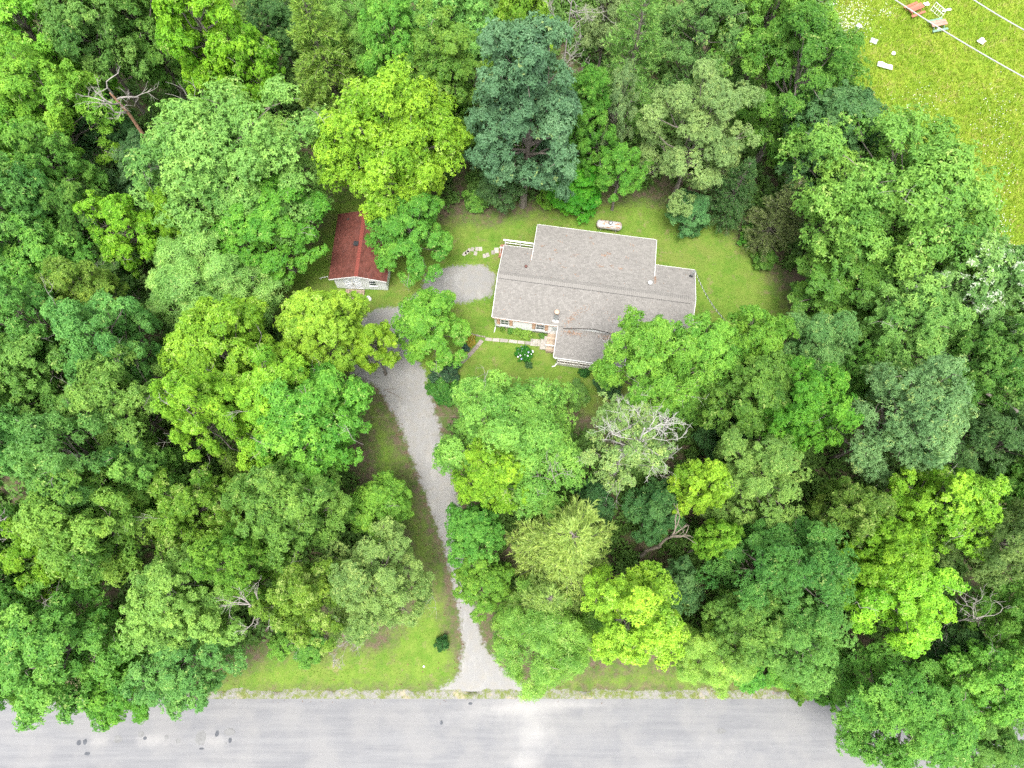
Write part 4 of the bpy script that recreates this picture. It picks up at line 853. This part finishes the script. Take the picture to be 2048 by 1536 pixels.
# ------------------------------------------------------------------ dead wood
def dead_tree(px, py, H, label, seed, lean=(0, 0), mat=DEADWOOD, n=5, r=.2, top=.55, ln=3.0, depth=3, name='dead_tree', stub=True):
    rg = np.random.default_rng(seed); zt = H * .8; p = P(px, py, zt); o = thing(name, label, 'dead tree', (p[0] - lean[0] * .8, p[1] - lean[1] * .8, 0))
    tp = lambda q: np.array((lean[0] * q, lean[1] * q, H * q)); g = Geo()
    g.tube([tp(q) + rg.normal(0, .12, 3) * (q > 0) - (0, 0, .15) for q in np.linspace(0, 1, 7)], [r * (1.3 - .9 * q) for q in np.linspace(0, 1, 7)], 8); part('trunk', g, mat, o)
    for i in range(n):
        q = rg.uniform(top, 1.0) if i else 1.0; th = rg.uniform(0, 6.3); d = unit(np.array((math.cos(th), math.sin(th), rg.uniform(.3, 1.3) if i else 2.0)))
        g = Geo(); bare(g, rg, tp(q) - (0, 0, .3), d, ln * rg.uniform(.7, 1.15), r * .4, depth, .55); part('branch', g, DEADWOOD if mat is REDWOOD else mat, o)
    return o
dead_tree(262, 235, 15, 'bare reddish snag with white branches in the upper left forest', 1, (-.8, .6), REDWOOD, 5, .22, .8, 2.1, 3)
dead_tree(1135, 70, 19, 'bare grey twiggy tree at the top edge behind the dark blue-green tree', 2, (.3, .2), DEADWOOD, 8, .10, .6, 1.7, 4)
dead_tree(1332, 1080, 12, 'broken grey snag with stubby limbs right of the pale cone-shaped conifer', 3, (.3, .3), BARK, 5, .15, .9, 1.5, 1)
dead_tree(1105, 965, 11, 'bare thin dead tree right of the yellow-lime tree', 4, (.1, .2), DEADWOOD, 4, .07, .7, 1.3, 3)
dead_tree(530, 1215, 13.5, 'broken dead boughs over the left forest above the road lawn', 5, (-.8, .3), DEADWOOD, 6, .12, .8, 1.5, 3)
dead_tree(690, 1285, 7, 'small bare grey tree over the upper road lawn', 6, (.3, -.5), DEADWOOD, 6, .05, .6, 1.1, 4)
dead_tree(30, 1065, 15, 'bare grey branches at the left edge above the lower left corner', 8, (.2, .2), DEADWOOD, 4, .08, .8, 1.1, 3)
dead_tree(370, 1170, 14, 'thin dead top between the corner oak and the rounded green oak', 9, (.2, .4), DEADWOOD, 3, .08, .8, 1.0, 3)
dead_tree(385, 835, 17, 'dead grey boughs at the left of the yellow-green group', 12, (.4, .2), DEADWOOD, 3, .08, .85, 1.1, 3)
dead_tree(1275, 885, 18.3, 'bleached bare boughs standing in the half-dead tree', 14, (.4, .4), simple('bleached_wood', (.36,.345,.32), .85, .25, 4), 10, .13, .66, 1.8, 4)
dead_tree(1930, 1240, 9, 'tangle of dead grey boughs at lower right, upper one', 15, (-.5, .6), DEADWOOD, 5, .1, .55, 1.7, 3)
dead_tree(1905, 1340, 8, 'tangle of dead grey boughs at lower right, lower one near the road tree', 16, (.6, -.3), DEADWOOD, 6, .1, .5, 1.5, 3)
a_, b_ = P(1975, 788, 11), P(2080, 855, 5)
t = thing('leaning_trunk', 'long pale leaning trunk near the right edge', 'dead tree', (b_[0], b_[1], 0)); a_, b_ = a_ - t.location[:] * np.array((1,1,0)), b_ - np.array(t.location[:])
part('trunk', Geo().tube([b_ + (b_ - a_) * .8, b_, (a_ + b_) / 2 + (0, 0, .15), a_], [.24, .2, .17, .11], 8), PALEBARK, t)
for x, y, l, a, lb in ((790, 790, 1.6, -.5, 'dry stick lying on the driveway gravel'), (780, 779, 1.2, .1, 'shorter dry stick on the left driveway edge')):
    p = P(x, y, .03); tag(part('stick', Geo().tube([p - (l/2*math.cos(a), l/2*math.sin(a), 0), p + (0, .05, .01), p + (l/2*math.cos(a), l/2*math.sin(a), 0)], [.03, .025, .012], 5), BARK), lb, 'stick')

# ------------------------------------------------------------------ cables and things in the meadow
CAB = simple('cable', (.36,.36,.355), .5, .1, 3)
for a, b, z, lb in (((1700,-62),(2180,224),9.5,'power line crossing the meadow corner, nearer the trees'), ((1870,-55),(2180,124),9.5,'power line crossing the top right corner, farther out')):
    p, q = P(*a, z), P(*b, z); tag(part('power_line', Geo().tube([p + (q - p) * t - (0, 0, .5 * 4 * t * (1 - t)) for t in np.linspace(0, 1, 20)], .055, 6), CAB), lb, 'cable', 'power lines')
p, q = P(640, 834, 9), P(1020, 832, 9)
tag(part('telephone_wire', Geo().tube([p, (p + q) / 2 - (0, 0, .15), q], .005, 5), BARK), 'thin wire strung across the driveway between the trees', 'cable')
RED = simple('red_plank', (.36,.13,.085), .8, .2, 6, tint=.2); PINK = simple('faded_red', (.50,.22,.17), .8, .2, 6, tint=.2); GRNP = simple('green_plank', (.16,.26,.19), .8, .2, 6)
def table(px, py, rz, label, mt, mb):
    p = P(px, py, .7); t = thing('picnic_table', label, 'picnic table', (p[0], p[1], 0), rz, 'picnic tables in the meadow')
    for i in range(5): part('top_plank', Geo().box((-.9,-.36+i*.145,.70),(.9,-.36+i*.145+.135,.74), random.random()), mt, t)
    for s_ in (-1, 1): part('bench', Geo().box((-.9,s_*.72-.13,.42),(.9,s_*.72+.13,.46)), mb, t)
    for x in (-.6, .6):
        for s_ in (-1, 1): part('leg', Geo().bar((x,s_*.62,0),(x,s_*.2,.70),.08,.06), mb, t)
        part('crossbar', Geo().box((x-.03,-.8,.36),(x+.03,.8,.42)), mb, t)
table(1832, 15, .45, 'dark red picnic table at the top of the meadow', RED, RED); table(1878, 46, .25, 'faded red picnic table with green benches under the power line', PINK, GRNP)
p = P(1875, 22, .5); t = thing('metal_rack', 'pale metal bed frame leaning upright beside the faded red picnic table', 'frame', (p[0], p[1], 0), -.95)
part('outer_frame', Geo().tube([(-.75,0,0),(-.75,.2,1.0),(.75,.2,1.0),(.75,0,0)], .035, 6).bar((-.75,.02,.1),(.75,.02,.1),.05,.05), TRIM, t)
for i in range(4): part('rail', Geo().tube([(-.45+i*.3,.02,.1),(-.45+i*.3,.2,1.0)], .022, 5), TRIM, t)
part('cross_rail', Geo().tube([(-.75,.1,.55),(.75,.1,.55)], .022, 5), TRIM, t)
WPL = simple('white_plastic', (.85,.86,.87), .5, .04, 3); GRB = simple('grey_board', (.42,.46,.45), .7, .15, 4); BRB = simple('brown_board', (.50,.28,.18), .85, .2, 5)
def sheet(px, py, w, h, rz, mat, name, label, cat, crumple=.06):
    p = P(px, py, .25); rg = random.Random(px); n = 5; vs = []; fs = []
    for lay in (0, 1):
        for j in range(n):
            for i in range(n): vs.append(((i/(n-1)-.5)*w*(1+rg.uniform(-crumple,crumple)), (j/(n-1)-.5)*h*(1+rg.uniform(-crumple,crumple)), .2 + lay*.05 + rg.uniform(0, crumple*1.5)))
    for j in range(n-1):
        for i in range(n-1): a = j*n+i; fs.append((a+n,a+n+1,a+1,a)); a += n*n; fs.append((a,a+1,a+n+1,a+n))
    rim = [i for i in range(n)] + [j*n+n-1 for j in range(1,n)] + [n*n-1-i for i in range(1,n)] + [(n-1-j)*n for j in range(1,n-1)]
    for a, b in zip(rim, rim[1:]+rim[:1]): fs.append((a,b,b+n*n,a+n*n))
    o = part(name, Geo().add(vs, fs), mat); o.location = (p[0], p[1], 0); o.rotation_euler = (rg.uniform(-.1,.1), rg.uniform(-.1,.1), rz); return tag(o, label, cat)
sheet(1769, 132, 1.5, .6, -.35, WPL, 'plastic_sheet', 'bright white crumpled sheet lying in the meadow grass', 'sheet', .12); sheet(1962, 83, .8, .65, .7, WPL, 'plastic_sheet', 'white crumpled bag in the meadow right of the power line', 'bag', .15)
sheet(1748, 82, .75, .75, -.5, GRB, 'grey_board', 'square grey board in the meadow above the white sheet', 'board', .02); sheet(1660, 8, .8, .65, -.6, GRB, 'pale_board', 'pale green board by the trees at the top of the meadow', 'board', .02)
sheet(1718, 52, .6, .5, .6, GRB, 'grey_scrap', 'small bluish scrap in the meadow near the trees', 'scrap', .1); sheet(1673, 158, 1.3, .5, -.5, BRB, 'brown_board', 'brown and white board at the meadow edge beside the trees', 'board', .04)
sheet(1664, 154, .5, .4, -.2, WPL, 'white_scrap', 'white scrap beside the brown board at the meadow edge', 'scrap', .15); sheet(1852, 9, .6, .4, .3, WPL, 'white_scrap', 'white scrap right of the dark red picnic table', 'scrap', .12)
sheet(1893, 21, .9, .22, .2, WPL, 'white_pipe', 'white bent strip right of the metal bed frame', 'strip', .12); sheet(1878, 60, .35, .3, .2, WPL, 'white_scrap', 'white scrap below the faded red picnic table', 'scrap', .12)
p = P(1786, 108, .1); tag(part('plastic_ring', Geo().lathe([(.2,0),(.24,.1),(.2,.2),(.15,.2),(.13,.1),(.15,.0)], (p[0], p[1], .1), 14), TRIM, None, True), 'small white ring lying right of the bare patch in the meadow', 'ring')

# ------------------------------------------------------------------ grass, wildflowers and undergrowth (not countable)
def leaf_mat2(name, a, b, c_=None, tr=.25):
    m = NT(name, .6, .2); t = m.attr('tint'); c = m.mix(t, a, b)
    if c_: c = m.mix(m.ramp(t, .82, .9), c, c_)
    m.color(c); q = m.n('ShaderNodeBsdfTranslucent'); m.l(c, q.inputs[0]); x = m.n('ShaderNodeMixShader'); x.inputs[0].default_value = tr
    m.l(m.b.outputs[0], x.inputs[1]); m.l(q.outputs[0], x.inputs[2]); m.l(x.outputs[0], m.out.inputs[0]); return m.m
HO = np.array((-1.79, 26.54)); ca, sa = math.cos(R(-8.4)), math.sin(R(-8.4))
def masks(x, y):
    l = np.maximum.reduce([poly_sd(x, y, YARD), poly_sd(x, y, VERGE), poly_sd(x, y, VERGE2)]); d = poly_sd(x, y, DRIVE); me = poly_sd(x, y, MEADOW)
    dx, dy = x - HO[0], y - HO[1]; u, v = dx * ca + dy * sa, -dx * sa + dy * ca
    inb = ((u > .2) & (u < 17.7) & (v > .2) & (v < 7.2)) | ((u > 2.9) & (u < 14.1) & (v > 7) & (v < 10)) | ((u > 5) & (u < 12.3) & (v > -2.7) & (v < .4))
    inb |= (x > -16.9) & (x < -11.4) & (y > 30.4) & (y < 37.6)
    return l, d, me, inb
def blades(name, n, dens, hgt, wid, mat, label, x0, x1, y0, y1, seed, sel, cat='grass'):
    rg = np.random.default_rng(seed); x = rg.uniform(x0, x1, n); y = rg.uniform(y0, y1, n); l, d, me, inb = masks(x, y); k = sel(x, y, l, d, me, inb, rg); x, y = x[k], y[k]; n = len(x)
    h = hgt * rg.uniform(.5, 1.4, n); th = rg.uniform(0, 6.28, n); ln = rg.uniform(.3, 1.1, n) * h; ph = rg.uniform(0, 6.28, n)
    z = np.full(n, -.02); w = wid * rg.uniform(.6, 1.3, n)
    V = np.stack([np.stack([x - np.cos(th)*w, y - np.sin(th)*w, z], -1), np.stack([x + np.cos(th)*w, y + np.sin(th)*w, z], -1), np.stack([x + np.cos(ph)*ln, y + np.sin(ph)*ln, h], -1)], 1).reshape(-1, 3)
    t = (.5 + .28 * sm_noise(x, y, 1.0, seed) + .2 * sm_noise(x, y, .3, seed + 1) + rg.normal(0, .2, n)).clip(0, 1)
    o = link(name, mesh_np(name, V, np.arange(n*3).reshape(-1, 3), {'tint': np.repeat(t, 3)}, mat)); return stuff(tag(o, label, cat))
blades('lawn_grass', 260000, 0, .07, .022, leaf_mat2('lawn_blade', (.075,.175,.022), (.20,.29,.05), (.36,.29,.14)), 'short mown grass around the house and along the verges', -26, 32, -6, 42, 1, lambda x, y, l, d, me, inb, rg: (l > .3 + rg.exponential(1.0, len(x))) & (d < rg.exponential(.22, len(x)) - .2) & ~inb)
blades('meadow_grass', 230000, 0, .42, .045, leaf_mat2('meadow_blade', (.22,.37,.03), (.37,.47,.05), (.47,.41,.16)), 'tall yellow-green meadow grass in the top right corner', 24, 80, 18, 78, 2, lambda x, y, l, d, me, inb, rg: me > .1)
def confetti(name, n, size, mat, label, seed, pos, cat):
    rg = np.random.default_rng(seed); p = pos(rg, n); n = len(p); ax = unit(rg.normal(0, .5, (n, 3)) + np.array((0, 0, 1.0)))
    v, t, f = rosettes(p, ax, rg, size, size * .7, 3); o = link(name, mesh_np(name, v, quads(len(v)//4), {'tint': t}, mat)); return stuff(tag(o, label, cat))
def fpos(rg, n):
    out = []
    for (x, y, sx, sy, k) in [(1700,35,40,35,420),(1680,60,25,20,120),(1775,22,14,10,40),(1990,240,40,60,90),(2000,470,25,50,160),(1850,210,60,40,80),(2010,330,20,60,60)]:
        for _ in range(k): out.append(P(rg.normal(x, sx*.6), rg.normal(y, sy*.6), rg.uniform(.35, .55)))
    out = np.array(out); return out[poly_sd(out[:,0], out[:,1], MEADOW) > .3]
confetti('wildflowers', 0, .065, simple('white_petal', (.75,.75,.70), .7, .05, 9), 'small white wildflowers scattered through the meadow', 3, fpos, 'flowers')
def upos(rg, n):
    m_ = 13000; x = rg.uniform(-72, 72, m_); y = rg.uniform(-3.5, 84, m_); l, d, me, inb = masks(x, y); k = (l < -1.2) & (d < -1.5) & (me < .5) & ~inb; x, y = x[k], y[k]
    k = rg.uniform(0, 1, len(x)) < .78 + .4 * sm_noise(x, y, 4, 8); x, y = x[k], y[k]; rr = rg.uniform(.5, 1.3, len(x)); hh = rg.uniform(.5, 2.3, len(x)); c = rg.integers(14, 30, len(x)); i = np.repeat(np.arange(len(x)), c)
    dd = unit(rg.normal(size=(len(i), 3)) + np.array((0, 0, .4))) * rg.uniform(.4, 1, (len(i), 1))
    return np.stack([x[i] + dd[:,0]*rr[i], y[i] + dd[:,1]*rr[i], np.abs(hh[i]*.55 + dd[:,2]*hh[i]*.5) + .05], -1)
confetti('undergrowth', 0, .40, leaf_mat2('undergrowth_leaf', (.05,.125,.025), (.14,.26,.045)), 'low leafy undergrowth on the forest floor between the trees', 4, upos, 'undergrowth')
def lpos(rg, n):
    x = rg.uniform(-30, 34, 9000); y = rg.uniform(-6, 44, 9000); l, d, me, inb = masks(x, y); k = (np.abs(l + .3) < rg.exponential(1.2, 9000)) & ~inb & (d < .3); return np.stack([x[k], y[k], np.full(k.sum(), .03)], -1)
confetti('leaf_litter', 0, .09, leaf_mat2('litter_leaf', (.14,.075,.045), (.34,.21,.13)), 'brown leaf litter along the lawn edges', 6, lpos, 'leaves')
